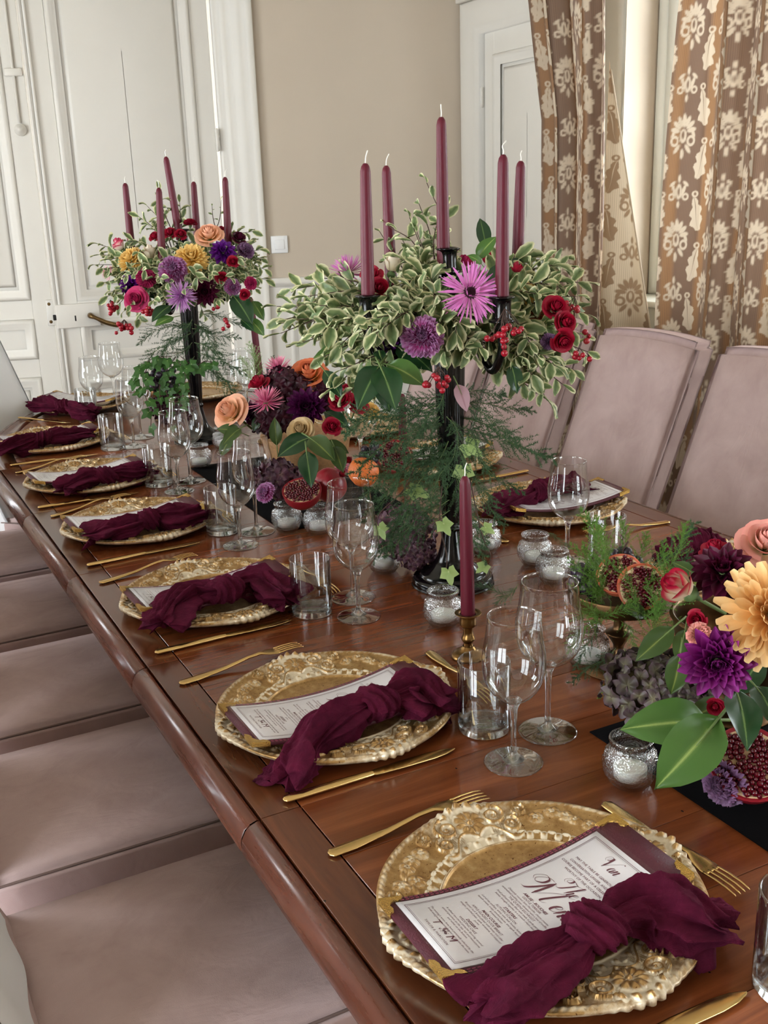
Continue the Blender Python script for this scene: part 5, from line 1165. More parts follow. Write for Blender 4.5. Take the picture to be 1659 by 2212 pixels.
PROTO['spider'] = ray_list([(30, .86, .034, .0, -.15, .02, .16, -.03, dict(prof=NEED, cup=.6, nv=3)), (30, .8, .034, .1, .0, .22, .16, .0, dict(prof=NEED, cup=.6, nv=3)), (26, .62, .030, .3, .3, .45, .15, .03, dict(prof=NEED, cup=.6, nv=3)), (20, .42, .026, .5, .8, .7, .13, .05, dict(prof=NEED, cup=.6, nv=3))])
PROTO['mum'] = ray_list([(30, .9, .038, -.35, .15, .1, .12, -.05, dict(prof=NEED, cup=.6, nv=3)), (28, .86, .036, .0, .3, .42, .12, .0, dict(prof=NEED, cup=.6, nv=3)), (24, .76, .034, .2, .4, .72, .1, .05, dict(prof=NEED, cup=.6, nv=3)), (18, .62, .03, .3, .6, 1.05, .07, .08, dict(prof=NEED, cup=.6, nv=3)), (10, .5, .026, .3, .5, 1.35, .03, .1, dict(prof=NEED, cup=.6, nv=3))])
PROTO['carnation'] = ray_list([(11, .86, .30, .0, .1, .10, .1, -.08, dict(prof=FRILL, ruf=.13, cup=.1, nv=9)), (11, .78, .28, .2, .2, .36, .09, -.02, dict(prof=FRILL, ruf=.15, cup=.15, nv=9)), (10, .68, .26, .3, .3, .66, .07, .02, dict(prof=FRILL, ruf=.16, cup=.2, nv=9)), (9, .58, .22, .5, .2, .92, .04, .06, dict(prof=FRILL, ruf=.15, cup=.3, nv=9)), (7, .5, .18, .6, .2, 1.2, .02, .1, dict(prof=FRILL, ruf=.13, cup=.4, nv=7)), (5, .46, .12, .6, .1, 1.42, .01, .1, dict(prof=FRILL, ruf=.1, cup=.4, nv=7))])
CALYX = lathe('calyx', [(0, -.55), (.07, -.54), (.09, -.4), (.2, -.3), (.24, -.18), (.16, -.05), (0, -.02)], 'calyx_green', 14)
STEM = tube('stem', spline([(0, 0, -.5), (.02, .01, -1.0), (.06, .0, -1.7)], 8), .055, 'stem_green', 7)
EYE = lathe('eye', [(.22, -.02), (.23, .05), (.2, .12), (.12, .12), (.07, .06), (0, .03)], 'eye_dark', 24)
EYE2 = lathe('eye', [(0, .03), (.07, .045), (.1, .02)], 'eye_dark', 16)
CATN = {'rose': 'rose', 'rosebud': 'rose', 'spray': 'rose', 'dahlia': 'dahlia', 'decor_dahlia': 'dahlia', 'chrysanthemum': 'chrysanthemum', 'spider': 'gerbera', 'mum': 'chrysanthemum', 'carnation': 'carnation'}
def flower(kind, mat, pos, nrm, r, label, group, spin=0.0, stem=True):
    c = CATN[kind]; t = thing(c, label, 'flower', group=group, M=lookmat(pos, nrm, spin, r))
    for m, M in PROTO[kind]: setmat(ob('petal', m, t, M), mat)
    ob('calyx', CALYX, t)
    if stem: ob('stem', STEM, t)
    if kind == 'spider': ob('eye', EYE, t)
    return t
# leaves
VLEAF = [petal('leaf', 1.0, .27, .25, -.75+.5*k, .12, ((0, .12), (.2, .65), (.5, 1), (.8, .72), (1, .06)), 7, 5, ruf=.10, edge=1.0, ph=k*2, fold=.3) for k in range(3)]
def broad(k):
    nu, nv = 17, 11; W = .222+.018*k; t = np.linspace(0, 1, nu)[:, None]; q = np.linspace(-1, 1, nv)[None]
    w = W*np.interp(t, [0, .06, .2, .4, .6, .8, .93, 1], [.05, .32, .8, 1, .92, .58, .2, .0])
    th = .14-(.55+.2*k)*t; X = np.cumsum(np.cos(th), 0)/nu; X -= X[0]; Z = np.cumsum(np.sin(th), 0)/nu; Z -= Z[0]
    vein = np.cos((t-.38*np.abs(q)*w/W)*2*PI*7.5); h = .20*w*np.abs(q)-.010*np.clip(vein, .4, 1)*(np.abs(q) < .95)+.022*np.sin(q*3+t*7+k*2)*np.abs(q)
    b = np.clip(np.abs(q)*5.0, 0, 1)-.5*np.clip((vein-.86)/.14, 0, 1)*np.clip(1-np.abs(q), 0, 1)
    P = np.stack([X+0*q, q*w, Z+h], -1); return gridmesh('leaf', P, None, attrs={'blend': np.clip(b, 0, 1)})
BLEAF = [broad(k) for k in range(3)]
for m in VLEAF:
    s = np.abs(np.tile(np.linspace(-1, 1, 5), 7)); t = np.repeat(np.linspace(0, 1, 7), 5); a = m.attributes['blend']
    a.data.foreach_set('value', np.clip(np.maximum(s**1.5*0.95, (t-.86)*5)+0.06*np.sin(t*17+s*5), 0, 1).astype(np.float32))
def ivy_mesh():
    o = []
    for (a, r) in ((-2.75, .34), (-2.25, .62), (-1.75, .56), (-1.2, .84), (-.6, .56), (-.28, .78), (0, 1.0), (.28, .78), (.6, .56), (1.2, .84), (1.75, .56), (2.25, .62), (2.75, .34)): o.append((r*math.cos(a)+.15, r*.85*math.sin(a), -.12*r*r+.04*math.sin(3*a)))
    n = len(o); v = [(0.15, 0, .05)]+o+[(0.02, 0, .0)]
    return mesh('leaf', v, [(0, i+1, i+2) for i in range(n-1)]+[(0, n, n+1), (0, n+1, 1)], None, False, {'blend': [0]+[1]*n+[.2]})
IVY = ivy_mesh()
def dirM(p, d, upv=(0, 0, 1), roll=0.0, s=1.0):
    """leaf frame: x along d, z as near upv as it goes"""
    x = Vector(d).normalized(); u = Vector(upv); y = u.cross(x)
    if y.length < 1e-4: y = Vector((0, 1, 0)).cross(x)
    y.normalize(); z = x.cross(y); return M3(Vector(p), x, y, z) @ Matrix.Rotation(roll, 4, 'X') @ Matrix.Scale(s, 4)
def sprig(p0, p1, label, group, rng, size=0.034, n=13, sag=0.02, start=0.22, leafs=None, mat='leaf_var', name='variegated_sprig', rise=0.0):
    p0 = Vector(p0); p1 = Vector(p1); L = (p1-p0).length; mid = (p0+p1)/2+Vector((rng.uniform(-.1, .1)*L, rng.uniform(-.1, .1)*L, sag+rise)); leafs = leafs or VLEAF
    path = spline([p0, mid, p1], 16); T, N, B = frames(path)
    t = thing(name, label, 'foliage', p0, group=group); o0 = np.array(p0)
    ob('stem', tube('stem', path-o0, np.linspace(.0016, .0007, 16), 'stem_brown', 5), t)
    for i in range(n):
        f = start+(1-start)*(i/(n-1))**0.85; k = min(15, int(f*15)); a = i*GA+rng.uniform(-.4, .4)
        d = Vector(T[k])*rng.uniform(.35, .75)+(Vector(N[k])*math.cos(a)+Vector(B[k])*math.sin(a))*0.9
        if i == n-1: d = Vector(T[k])
        d.z -= 0.1+0.55*rng.random(); s = size*rng.uniform(.75, 1.2)*(1 if f < .85 else .8)
        up = Vector(T[k])*0.6+Vector((0, 0, 1))+Vector(camdir(0, 0, -1))*0.5
        setmat(ob('leaf', rng.choice(leafs), t, dirM(path[k]-o0, d, up, rng.uniform(-1.0, 1.0), s)), mat)
    return t
def bigleaf(p, d, s, mat, label, group, up=(0, 0, 1), roll=0.0, k=0, stem=True):
    t = thing('broad_leaf', label, 'leaf', group=group, M=dirM(p, d, up, roll, s))
    setmat(ob('blade', BLEAF[k % 3], t), mat)
    ob('stalk', tube('stalk', [(-.35, 0, -.06), (-.15, 0, -.02), (0, 0, 0), (.4, 0, .015)], [.018, .018, .016, .006], 'stem_green', 5), t); return t
# asparagus fern
def frond_mesh(seed, L=1.0, nb=34, nn=11):
    rng = random.Random(seed); main = spline([(0, 0, 0), (.3*L, .03, .06), (.65*L, -.03, .04), (L, 0.02, -.10)], 40); V, F = [], []
    for i in range(nb):
        f = .10+.90*i/(nb-1); k = min(39, int(f*39)); p = main[k]; a = i*GA+rng.uniform(-.5, .5)
        bl = (.27*L*(math.sin(PI*min(1, f*.8+.15)))*rng.uniform(.55, 1.15)+.02); sp = rng.uniform(.45, .95)
        bd = np.array([.75, sp*math.sin(a)*1.1, sp*math.cos(a)*.55]); bd /= np.linalg.norm(bd); dr = rng.uniform(.0, .5)
        q0 = p
        for j in range(nn):
            g = (j+1)/nn; q = p+bd*bl*g+np.array([rng.uniform(-.004, .004), rng.uniform(-.004, .004), -dr*bl*g*g*.5])
            w = np.array([0, 0, .0014*L]); b = len(V); V += [q0-w, q0+w, q]; F.append((b, b+1, b+2)); q0 = q
            for m in range(6):
                nd = bd*rng.uniform(.2, .8)+np.array([rng.gauss(0, .55), rng.gauss(0, .55), rng.gauss(0, .55)]); nd /= np.linalg.norm(nd)+1e-6
                ln = .050*L*rng.uniform(.5, 1.15)*(1-.4*g); w = np.cross(nd, [rng.uniform(-1, 1), rng.uniform(-1, 1), 1.0]); w = w/(np.linalg.norm(w)+1e-6)*.0030*L; b = len(V)
                V += [q-w, q+w, q+nd*ln]; F.append((b, b+1, b+2))
    return mesh('needles', V, F, None, False), main
FRONDS = [frond_mesh(s) for s in (1, 2, 3)]
FST = [tube('stem', m, np.linspace(.006, .002, 40), 'stem_green', 5) for _, m in FRONDS]
def frond(p, d, L, mat, label, group, up=(0, 0, 1), roll=0.0, k=0):
    t = thing('fern_frond', label, 'fern', group=group, M=dirM(p, d, up, roll, L))
    ob('stem', FST[k % 3], t); o = ob('needles', FRONDS[k % 3][0], t); setmat(o, mat); tag(o, kind='stuff'); return t
BERRY = lathe('berry', [(0, -1), (.5, -.86), (.9, -.4), (1, .05), (.85, .55), (.45, .9), (.1, .97), (0, .93)], 'berry_red', 12)
def berries(p, n, spread, label, group, rng, r=0.0051, down=True):
    p = Vector(p); t = thing('berry_cluster', label, 'berries', p, group=group)
    top = Vector((0, 0, spread*1.3 if down else -spread*1.3))
    for i in range(n):
        q = Vector((rng.gauss(0, .5), rng.gauss(0, .5), rng.gauss(0, .45)))*spread; ob('berry', BERRY, t, Matrix.Translation(q) @ Matrix.Scale(r*rng.uniform(.8, 1.1), 4))
        ob('stalk', tube('stalk', spline([top, (top+q)/2+Vector((rng.uniform(-.2, .2)*spread, 0, 0)), q], 6), .0006, 'stem_brown', 4), t)
    return t
FLO = gridmesh('floret', [[(0, 0, 0)]*25, [(.5*math.cos(a), .5*math.sin(a), .12+.10*math.cos(4*a)) for a in np.linspace(0, 2*PI, 25)], [((.78+.42*abs(math.cos(2*a))**.5)*math.cos(a), (.78+.42*abs(math.cos(2*a))**.5)*math.sin(a), .05+.25*math.cos(4*a)+.1*math.sin(3*a)) for a in np.linspace(0, 2*PI, 25)]], None, attrs={'blend': np.array([[0]*25, [.5]*25, [1]*25])}, smooth=False)
def hydrangea(p, R, mat, label, group, seed, n=60, flat=.75, fs=.2):
    t = thing('hydrangea_head', label, 'flower', p, group=group); rng = random.Random(seed)
    for i in range(n):
        z = 1-2*(i+.5)/n; a = i*GA; q = Vector((math.sqrt(1-z*z)*math.cos(a), math.sqrt(1-z*z)*math.sin(a), z*flat)); k = R*rng.uniform(.82, 1.05)
        setmat(ob('floret', FLO, t, lookmat(q*k, q+Vector((rng.uniform(-.4, .4), rng.uniform(-.4, .4), rng.uniform(-.4, .4))), rng.uniform(0, 6), R*fs*rng.uniform(.8, 1.25))), mat)
    ob('core', lathe('core', [(0, -flat*.8), (.5, -.6*flat), (.78, 0), (.5, .6*flat), (0, flat*.8)], mat, 14), t, Matrix.Scale(R, 4)); return t
# ------------------------------------------------------------------ the bouquets
RN = random.Random(11)
def F(kind, mat, x, y, d, rpx, n, label, group, stem=True):
    flower(kind, mat, at(x, y, d), camdir(*n), rpx*d/FPX, label, group, RN.uniform(0, 6), stem)
GR, GL, GC2, GN = 'blooms of the near candelabra bouquet', 'blooms of the far candelabra bouquet', 'blooms of the basket between the candelabras', 'blooms of the bowl at the right edge'
# near candelabra
D = 1.84
for a in [('spider', 'pet_spider', 1016, 632, 1.66, 70, (.12, .05, -1), 'large pink spider gerbera with dark centre, facing the viewer'),
          ('mum', 'pet_spider', 752, 588, 1.88, 46, (-.35, .85, .25), 'lilac-pink spiky bloom seen from behind at the upper left of the near bouquet'),
          ('spray', 'pet_red', 803, 598, 1.74, 34, (-.2, .5, -.9), 'upper one of two red roses beside the front left candle'),
          ('spray', 'pet_red', 818, 624, 1.72, 32, (.25, .1, -1), 'lower one of two red roses beside the front left candle'),
          ('rosebud', 'pet_cream', 846, 585, 1.88, 44, (.1, .95, -.3), 'cream white rose at the foot of the back left candle'),
          ('carnation', 'pet_lilac', 912, 728, 1.66, 50, (-.05, -.05, -1), 'purple-pink carnation low in the middle of the near bouquet'),
          ('decor_dahlia', 'pet_violet', 838, 752, 1.74, 36, (-.2, -.3, -.9), 'dark violet dahlia half hidden under the near bouquet'),
          ('spray', 'pet_red', 1198, 667, 1.70, 38, (.15, .3, -.95), 'top one of three crimson roses at the right of the near bouquet'),
          ('spray', 'pet_red', 1218, 697, 1.69, 35, (.45, 0, -.9), 'middle one of three crimson roses at the right of the near bouquet'),
          ('spray', 'pet_red', 1214, 733, 1.68, 36, (.2, -.5, -.85), 'lowest one of three crimson roses at the right of the near bouquet'),
          ('rosebud', 'pet_red', 1116, 588, 1.80, 28, (0, .95, -.3), 'small red rosebud right of the front right candle'),
          ('spray', 'pet_magenta', 1002, 572, 1.86, 30, (0, .7, -.7), 'deep pink rose behind the large pink gerbera'),
          ('chrysanthemum', 'pet_yellow', 1134, 632, 1.82, 34, (.2, .5, -.8), 'yellow chrysanthemum behind the front right candle'),
          ('chrysanthemum', 'pet_orange', 1165, 690, 1.84, 26, (.2, .1, -1), 'orange bloom deep in the right of the near bouquet'),
          ('carnation', 'pet_mauve', 1186, 738, 1.72, 20, (-.2, -.2, -1), 'small mauve bloom beside the three crimson roses'),
          ('spray', 'pet_orange', 770, 690, 1.86, 24, (-.3, 0, -1), 'orange bloom hidden in the left of the near bouquet'),
          ('spray', 'pet_red', 1060, 560, 1.98, 24, (.2, .6, .5), 'red rose at the back of the near bouquet')]: F(*a, GR)
# far candelabra
for a in [('rosebud', 'pet_pinkwhite', 262, 538, 2.92, 32, (-.35, .75, -.5), 'pink-edged white rosebud at the upper left of the far bouquet'),
          ('chrysanthemum', 'pet_yellow', 284, 562, 2.84, 34, (-.4, .5, -.75), 'left yellow chrysanthemum of the far bouquet'),
          ('rosebud', 'pet_cream', 326, 556, 2.84, 34, (-.1, .85, -.5), 'creamy white rose left of the front candle of the far bouquet'),
          ('decor_dahlia', 'pet_violet', 281, 615, 2.80, 26, (-.3, 0, -.95), 'dark violet dahlia low at the left of the far bouquet'),
          ('carnation', 'pet_magenta', 315, 601, 2.76, 24, (.2, .1, -1), 'round magenta carnation left of the front candle'),
          ('carnation', 'pet_lilac', 374, 584, 2.72, 34, (.1, .1, -1), 'lilac carnation just right of the front candle foot'),
          ('rose', 'pet_magenta', 295, 647, 2.74, 33, (-.1, -.05, -1), 'magenta rose low at the left of the far bouquet'),
          ('mum', 'pet_mumlilac', 391, 640, 2.70, 36, (.1, -.25, -.95), 'spiky lilac bloom at the bottom of the far bouquet'),
          ('chrysanthemum', 'pet_yellow', 414, 560, 2.76, 40, (.1, .4, -.9), 'right yellow chrysanthemum of the far bouquet'),
          ('spray', 'pet_red', 336, 513, 2.92, 18, (-.3, .5, -.8), 'left red rose behind the front candle of the far bouquet'),
          ('spray', 'pet_red', 368, 506, 2.88, 20, (-.1, .5, -.9), 'middle red rose behind the front candle of the far bouquet'),
          ('spray', 'pet_red', 390, 508, 2.87, 18, (.3, .4, -.9), 'right red rose behind the front candle of the far bouquet'),
          ('carnation', 'pet_red', 411, 484, 2.92, 17, (.1, .9, -.3), 'small red carnation on top of the far bouquet'),
          ('rose', 'pet_peach', 452, 512, 2.86, 38, (0, .55, -.85), 'peach rose at the upper right of the far bouquet'),
          ('decor_dahlia', 'pet_violet', 482, 545, 2.78, 31, (.1, .3, -.95), 'bright violet dahlia beside the rightmost candle'),
          ('spray', 'pet_red', 503, 566, 2.76, 18, (.3, .1, -1), 'upper red rose at the right of the far bouquet'),
          ('spray', 'pet_red', 478, 600, 2.72, 18, (.1, 0, -1), 'lower red rose at the right of the far bouquet'),
          ('rosebud', 'pet_cream', 521, 574, 2.80, 16, (.6, .5, -.6), 'small cream rose at the right of the far bouquet'),
          ('carnation', 'pet_mauve', 530, 542, 2.84, 22, (.5, .4, -.7), 'dusky mauve carnation at the right of the far bouquet'),
          ('carnation', 'pet_lilac', 502, 620, 2.74, 20, (.3, -.2, -.9), 'small lilac carnation low at the right of the far bouquet'),
          ('dahlia', 'pet_burgundy', 442, 630, 2.74, 34, (.15, -.2, -.95), 'dark burgundy dahlia low in the middle of the far bouquet'),
          ('spray', 'pet_burgundy', 515, 516, 2.92, 22, (.4, .5, -.7), 'dark red rose behind the rightmost candle'),
          ('spray', 'pet_red', 478, 500, 2.96, 16, (.1, .7, -.6), 'small red rose right of the peach rose'),
          ('carnation', 'pet_magenta', 541, 612, 2.72, 16, (.5, 0, -.9), 'magenta bloom hanging at the right edge of the far bouquet'),
          ('spray', 'pet_red', 528, 636, 2.70, 16, (.2, -.3, -.9), 'red rose hanging at the right edge of the far bouquet'),
          ('mum', 'pet_mum', 234, 590, 2.86, 18, (-.8, .1, -.6), 'small pink spiky bloom at the left edge of the far bouquet'),
          ('dahlia', 'pet_burgundy', 330, 575, 2.95, 30, (-.2, .2, -.9), 'dark dahlia deep behind the front candle'),
          ('carnation', 'pet_lilac', 455, 570, 2.88, 26, (.1, .2, -1), 'lilac bloom deep in the middle of the far bouquet')]: F(*a, GL)
# basket between the candelabras
for a in [('rose', 'pet_peach', 502, 892, 2.24, 50, (-.45, .35, -.85), 'large peach rose at the left of the basket'),
          ('rose', 'pet_orange', 668, 812, 2.34, 52, (-.05, .5, -.85), 'large orange rose on top of the basket'),
          ('mum', 'pet_mum', 602, 797, 2.38, 36, (-.15, .8, -.55), 'upper pink spiky chrysanthemum of the basket'),
          ('mum', 'pet_mum', 574, 868, 2.22, 43, (-.15, .85, -.5), 'lower pink spiky chrysanthemum of the basket'),
          ('dahlia', 'pet_darkpurple', 662, 880, 2.22, 48, (0, .12, -1), 'round dark purple dahlia facing out of the basket'),
          ('rose', 'pet_tan', 650, 930, 2.18, 36, (-.1, .3, -.95), 'small tan rose below the purple dahlia'),
          ('spray', 'pet_red', 735, 866, 2.22, 36, (-.1, .4, -.9), 'left red rose at the right of the basket'),
          ('spray', 'pet_red', 772, 876, 2.24, 32, (.3, .5, -.8), 'right red rose at the right of the basket'),
          ('spray', 'pet_red', 717, 923, 2.18, 28, (.2, .2, -.95), 'small red rose right of the tan rose'),
          ('spray', 'pet_red', 561, 832, 2.30, 32, (-.3, .7, -.6), 'red rose between the two pink spiky blooms'),
          ('spray', 'pet_red', 748, 845, 2.32, 22, (.2, .5, -.8), 'red rose tucked behind the orange rose'),
          ('chrysanthemum', 'pet_yellow', 800, 888, 2.30, 22, (.3, .3, -.9), 'yellow bloom at the right of the basket'),
          ('rosebud', 'pet_red', 757, 998, 2.16, 18, (-.5, .5, -.6), 'red rosebud beside the peach'),
          ('carnation', 'pet_lilac', 574, 1064, 2.12, 25, (-.4, .3, -.85), 'lilac bloom lying left of the halved pomegranate'),
          ('mum', 'pet_mum', 740, 1012, 2.20, 20, (-.3, -.4, -.85), 'pink spiky bloom tucked under the peach'),
          ('decor_dahlia', 'pet_darkpurple', 545, 890, 2.30, 28, (-.3, .3, -.9), 'dark dahlia behind the peach rose'),
          ('dahlia', 'pet_burgundy', 712, 838, 2.36, 30, (.1, .4, -.9), 'dark burgundy dahlia behind the red roses')]: F(*a, GC2)
# bowl at the right edge
for a in [('rose', 'pet_blush', 1652, 1178, 1.32, 74, (-.1, .55, -.82), 'large blush pink rose at the right edge'),
          ('decor_dahlia', 'pet_burgundy', 1560, 1238, 1.28, 74, (-.25, .55, -.8), 'dark burgundy dahlia left of the blush rose'),
          ('chrysanthemum', 'pet_apricot', 1668, 1330, 1.16, 128, (-.15, .1, -1), 'huge apricot chrysanthemum at the right edge'),
          ('dahlia', 'pet_purple', 1548, 1428, 1.17, 88, (-.2, -.1, -.95), 'vivid purple dahlia facing the viewer'),
          ('rosebud', 'pet_redwhite', 1482, 1276, 1.28, 80, (-.75, .42, -.45), 'half-open red and white rose pointing left'),
          ('spray', 'pet_red', 1545, 1195, 1.36, 44, (-.2, .8, -.5), 'red rose behind the dark burgundy dahlia'),
          ('spray', 'pet_red', 1506, 1338, 1.28, 30, (-.5, 0, -.85), 'red rose between the purple dahlia and the red and white rose'),
          ('carnation', 'pet_blush', 1510, 1372, 1.26, 30, (-.5, .2, -.8), 'pale pink carnation behind the purple dahlia'),
          ('carnation', 'pet_mauve', 1566, 1692, 1.20, 56, (-.75, -.2, -.6), 'mauve carnation lying on the black runner'),
          ('spray', 'pet_burgundy', 1595, 1290, 1.34, 50, (-.2, .3, -.9), 'dark bloom behind the apricot chrysanthemum'),
          ('spray', 'pet_red', 1545, 1525, 1.24, 26, (-.3, -.2, -.9), 'red bloom under the purple dahlia')]: F(*a, GN)
def where(x, y, cx, cyy, w, top):
    if top: return 'rising from the top'
    h = 'left' if x < cx-w else ('right' if x > cx+w else 'middle'); v = 'upper' if y < cyy-20 else ('lower' if y > cyy+60 else '')
    return ('in the %s %s' % (v, h)).replace('  ', ' ')
# variegated sprigs: near bouquet
c1 = Vector((B1.x, B1.y, 1.20))
tips = [(598, 662, .02), (606, 720, -.03), (628, 625, .05), (640, 690, -.06), (690, 600, .04), (665, 640, -.05), (655, 740, -.08), (705, 700, -.10), (720, 660, -.02), (735, 745, -.12), (700, 770, -.10), (722, 838, -.13), (748, 850, -.14), (775, 760, -.13), (760, 620, .06), (800, 660, -.14), (745, 690, -.14), (775, 800, -.12),
        (835, 640, -.14), (855, 690, -.17), (880, 610, -.08), (905, 560, -.02), (930, 600, -.10), (940, 660, -.17), (870, 650, -.16), (965, 560, -.02), (985, 720, -.18), (960, 760, -.17), (1010, 760, -.16), (1035, 750, -.15), (905, 780, -.14), (890, 580, .02), (1000, 690, -.14), (950, 700, -.18), (820, 700, -.16),
        (1150, 600, .02), (1180, 640, -.06), (1225, 575, .02), (1262, 610, .02), (1245, 640, -.04), (1268, 680, -.02), (1250, 720, -.06), (1180, 770, -.12), (1215, 830, -.10), (1182, 862, -.11), (1240, 800, -.09), (1150, 810, -.12), (1200, 790, -.12), (1130, 560, .06), (1165, 560, .08), (1145, 740, -.13), (1110, 700, -.12), (1230, 660, .05), (1270, 760, -.04), (1120, 770, -.12),
        (922, 395, .05), (885, 470, .04), (905, 440, .08), (790, 690, -.24), (812, 720, -.22), (775, 720, -.2), (1085, 690, -.05), (640, 660, .0), (615, 690, .0), (680, 720, -.1), (690, 660, -.08), (735, 800, -.15), (660, 700, -.02), (1215, 620, 0), (1190, 600, .04), (1235, 755, -.05), (1160, 850, -.1), (1215, 560, .05), (870, 560, -.04), (842, 490, .06), (955, 445, .02), (870, 520, .10), (940, 500, .10), (820, 500, .10), (900, 500, .02)]
G = 'variegated sprigs of the near bouquet'
for i, (x, y, f) in enumerate(tips):
    dd = D+f; p1 = at(x, y, dd); top = y < 530
    o = (p1-c1); base = c1+Vector((o.x*.18, o.y*.18, .04 if top else -.01))
    base = c1.lerp(p1, RN.uniform(.2, .38))+Vector((0, 0, .03 if not top else 0))
    big = 0.039 if not top else 0.031
    rg = where(x, y, 945, 660, 150, top); sprig(base, p1, 'cream-edged variegated sprig %s of the near bouquet' % rg, 'variegated sprigs %s of the near bouquet' % rg, RN, big, 16 if not top else 9, RN.uniform(.0, .03), .12)
# far bouquet
c2 = Vector((B2.x, B2.y, 1.22)); G = 'variegated sprigs of the far bouquet'
tips = [(204, 572, 0), (214, 528, .03), (225, 610, -.04), (232, 640, -.06), (250, 662, -.1), (240, 560, -.05), (268, 590, -.14), (262, 625, -.14), (300, 570, -.15), (330, 600, -.17), (355, 620, -.17), (300, 690, -.14), (268, 672, -.12), (345, 560, -.14), (380, 545, -.1), (430, 590, -.16), (455, 600, -.16), (420, 620, -.17), (460, 560, -.12), (490, 580, -.14), (520, 600, -.1), (545, 560, -.04), (572, 582, 0), (560, 540, .02), (540, 520, .03), (575, 605, -.02), (552, 625, -.06), (500, 640, -.12), (470, 640, -.14), (440, 680, -.13), (415, 650, -.16), (355, 655, -.15), (400, 600, -.17), (315, 625, -.15), (245, 590, -.08), (235, 545, 0), (480, 620, -.15), (530, 575, -.08), (450, 530, -.06), (425, 520, -.04), (215, 550, -.05), (222, 580, -.1), (240, 630, -.15), (262, 600, -.22), (300, 585, -.24), (345, 600, -.25), (280, 660, -.2), (330, 650, -.22), (430, 605, -.25), (455, 590, -.24), (495, 600, -.22), (515, 560, -.16), (555, 600, -.1), (565, 560, -.06), (540, 590, -.14), (265, 520, .02), (300, 545, -.1), (400, 625, -.24), (365, 610, -.22), (470, 650, -.2), (395, 530, -.08),
        (345, 412, .02), (318, 445, .02), (300, 468, .04), (388, 437, .05), (395, 470, .05), (325, 490, .03), (545, 500, .04)]
for i, (x, y, f) in enumerate(tips):
    p1 = at(x, y, 2.92+f); top = y < 500
    sprig(c2.lerp(p1, RN.uniform(.25, .45))+Vector((0, 0, .02)), p1, 'cream-edged variegated sprig %s of the far bouquet' % where(x, y, 390, 575, 60, top), 'variegated sprigs %s of the far bouquet' % where(x, y, 390, 575, 60, top), RN, 0.037, 8 if top else 12, RN.uniform(0, .02), .15)
for (a, b) in (((455, 520), (478, 432)), ((468, 500), (458, 445))):
    sprig(at(*a, 2.92), at(*b, 2.92), 'thin nearly bare twig rising from the far bouquet', 'bare twigs of the far bouquet', RN, 0.014, 4, 0, .5, name='bare_twig')
# broad leaves: (x, y of foot, tip x, y, depth foot, depth tip, size, material, label, group)
def BL(x0, y0, x1, y1, d0, d1, mat, label, group, k=0, up=None, roll=0.0):
    a = at(x0, y0, d0); b = at(x1, y1, d1); u = up or camdir(0, .4, -1)
    bigleaf(a, b-a, (b-a).length, mat, label, group, u, roll, k)
G = 'broad green leaves of the near bouquet'
for a in [(1050, 535, 1037, 462, 1.86, 1.86, 'leaf_dark', 'tall broad leaf standing beside the front right candle'), (1030, 560, 1072, 502, 1.82, 1.80, 'leaf_mid', 'lighter broad leaf beside the front right candle'), (1040, 570, 1015, 545, 1.8, 1.78, 'leaf_mid', 'small leaf at the foot of the tall broad leaf'), (1090, 590, 1130, 545, 1.86, 1.86, 'leaf_dark', 'broad leaf behind the front right candle'), (1075, 570, 1062, 640, 1.82, 1.80, 'leaf_dark', 'broad leaf hanging beside the gerbera'),
          (820, 790, 770, 872, 1.66, 1.60, 'leaf_dark', 'left leaf of the large hanging leaf group'), (822, 792, 856, 876, 1.64, 1.56, 'leaf_dark', 'front leaf of the large hanging leaf group'), (826, 790, 846, 896, 1.68, 1.66, 'leaf_dark', 'back leaf of the large hanging leaf group'), (838, 788, 922, 818, 1.66, 1.62, 'leaf_mid', 'side leaf of the large hanging leaf group'), (826, 780, 812, 742, 1.68, 1.70, 'leaf_dark', 'upper leaf of the large hanging leaf group'), (860, 748, 935, 782, 1.72, 1.66, 'leaf_dark', 'dark leaf under the purple-pink carnation'), (745, 760, 672, 764, 1.76, 1.74, 'leaf_mid', 'small broad leaf under the left sprigs'), (700, 800, 742, 860, 1.72, 1.70, 'leaf_dark', 'dark broad leaf under the left sprigs'), (1105, 790, 1122, 850, 1.72, 1.70, 'leaf_dark', 'dark broad leaf under the right sprigs'), (990, 590, 950, 640, 1.80, 1.76, 'leaf_dark', 'dark leaf behind the gerbera'), (860, 640, 810, 690, 1.84, 1.80, 'leaf_dark', 'dark leaf deep in the near bouquet'), (1060, 660, 1120, 700, 1.82, 1.78, 'leaf_dark', 'dark leaf behind the front right cup'), (1140, 690, 1200, 640, 1.84, 1.84, 'leaf_dark', 'dark leaf behind the crimson roses')]: BL(*a, G, RN.randrange(3))
BL(988, 830, 1012, 888, 1.66, 1.64, 'leaf_mauve', 'single mauve leaf hanging by the candelabra stem', G, 1)
G = 'broad green leaves of the far bouquet'
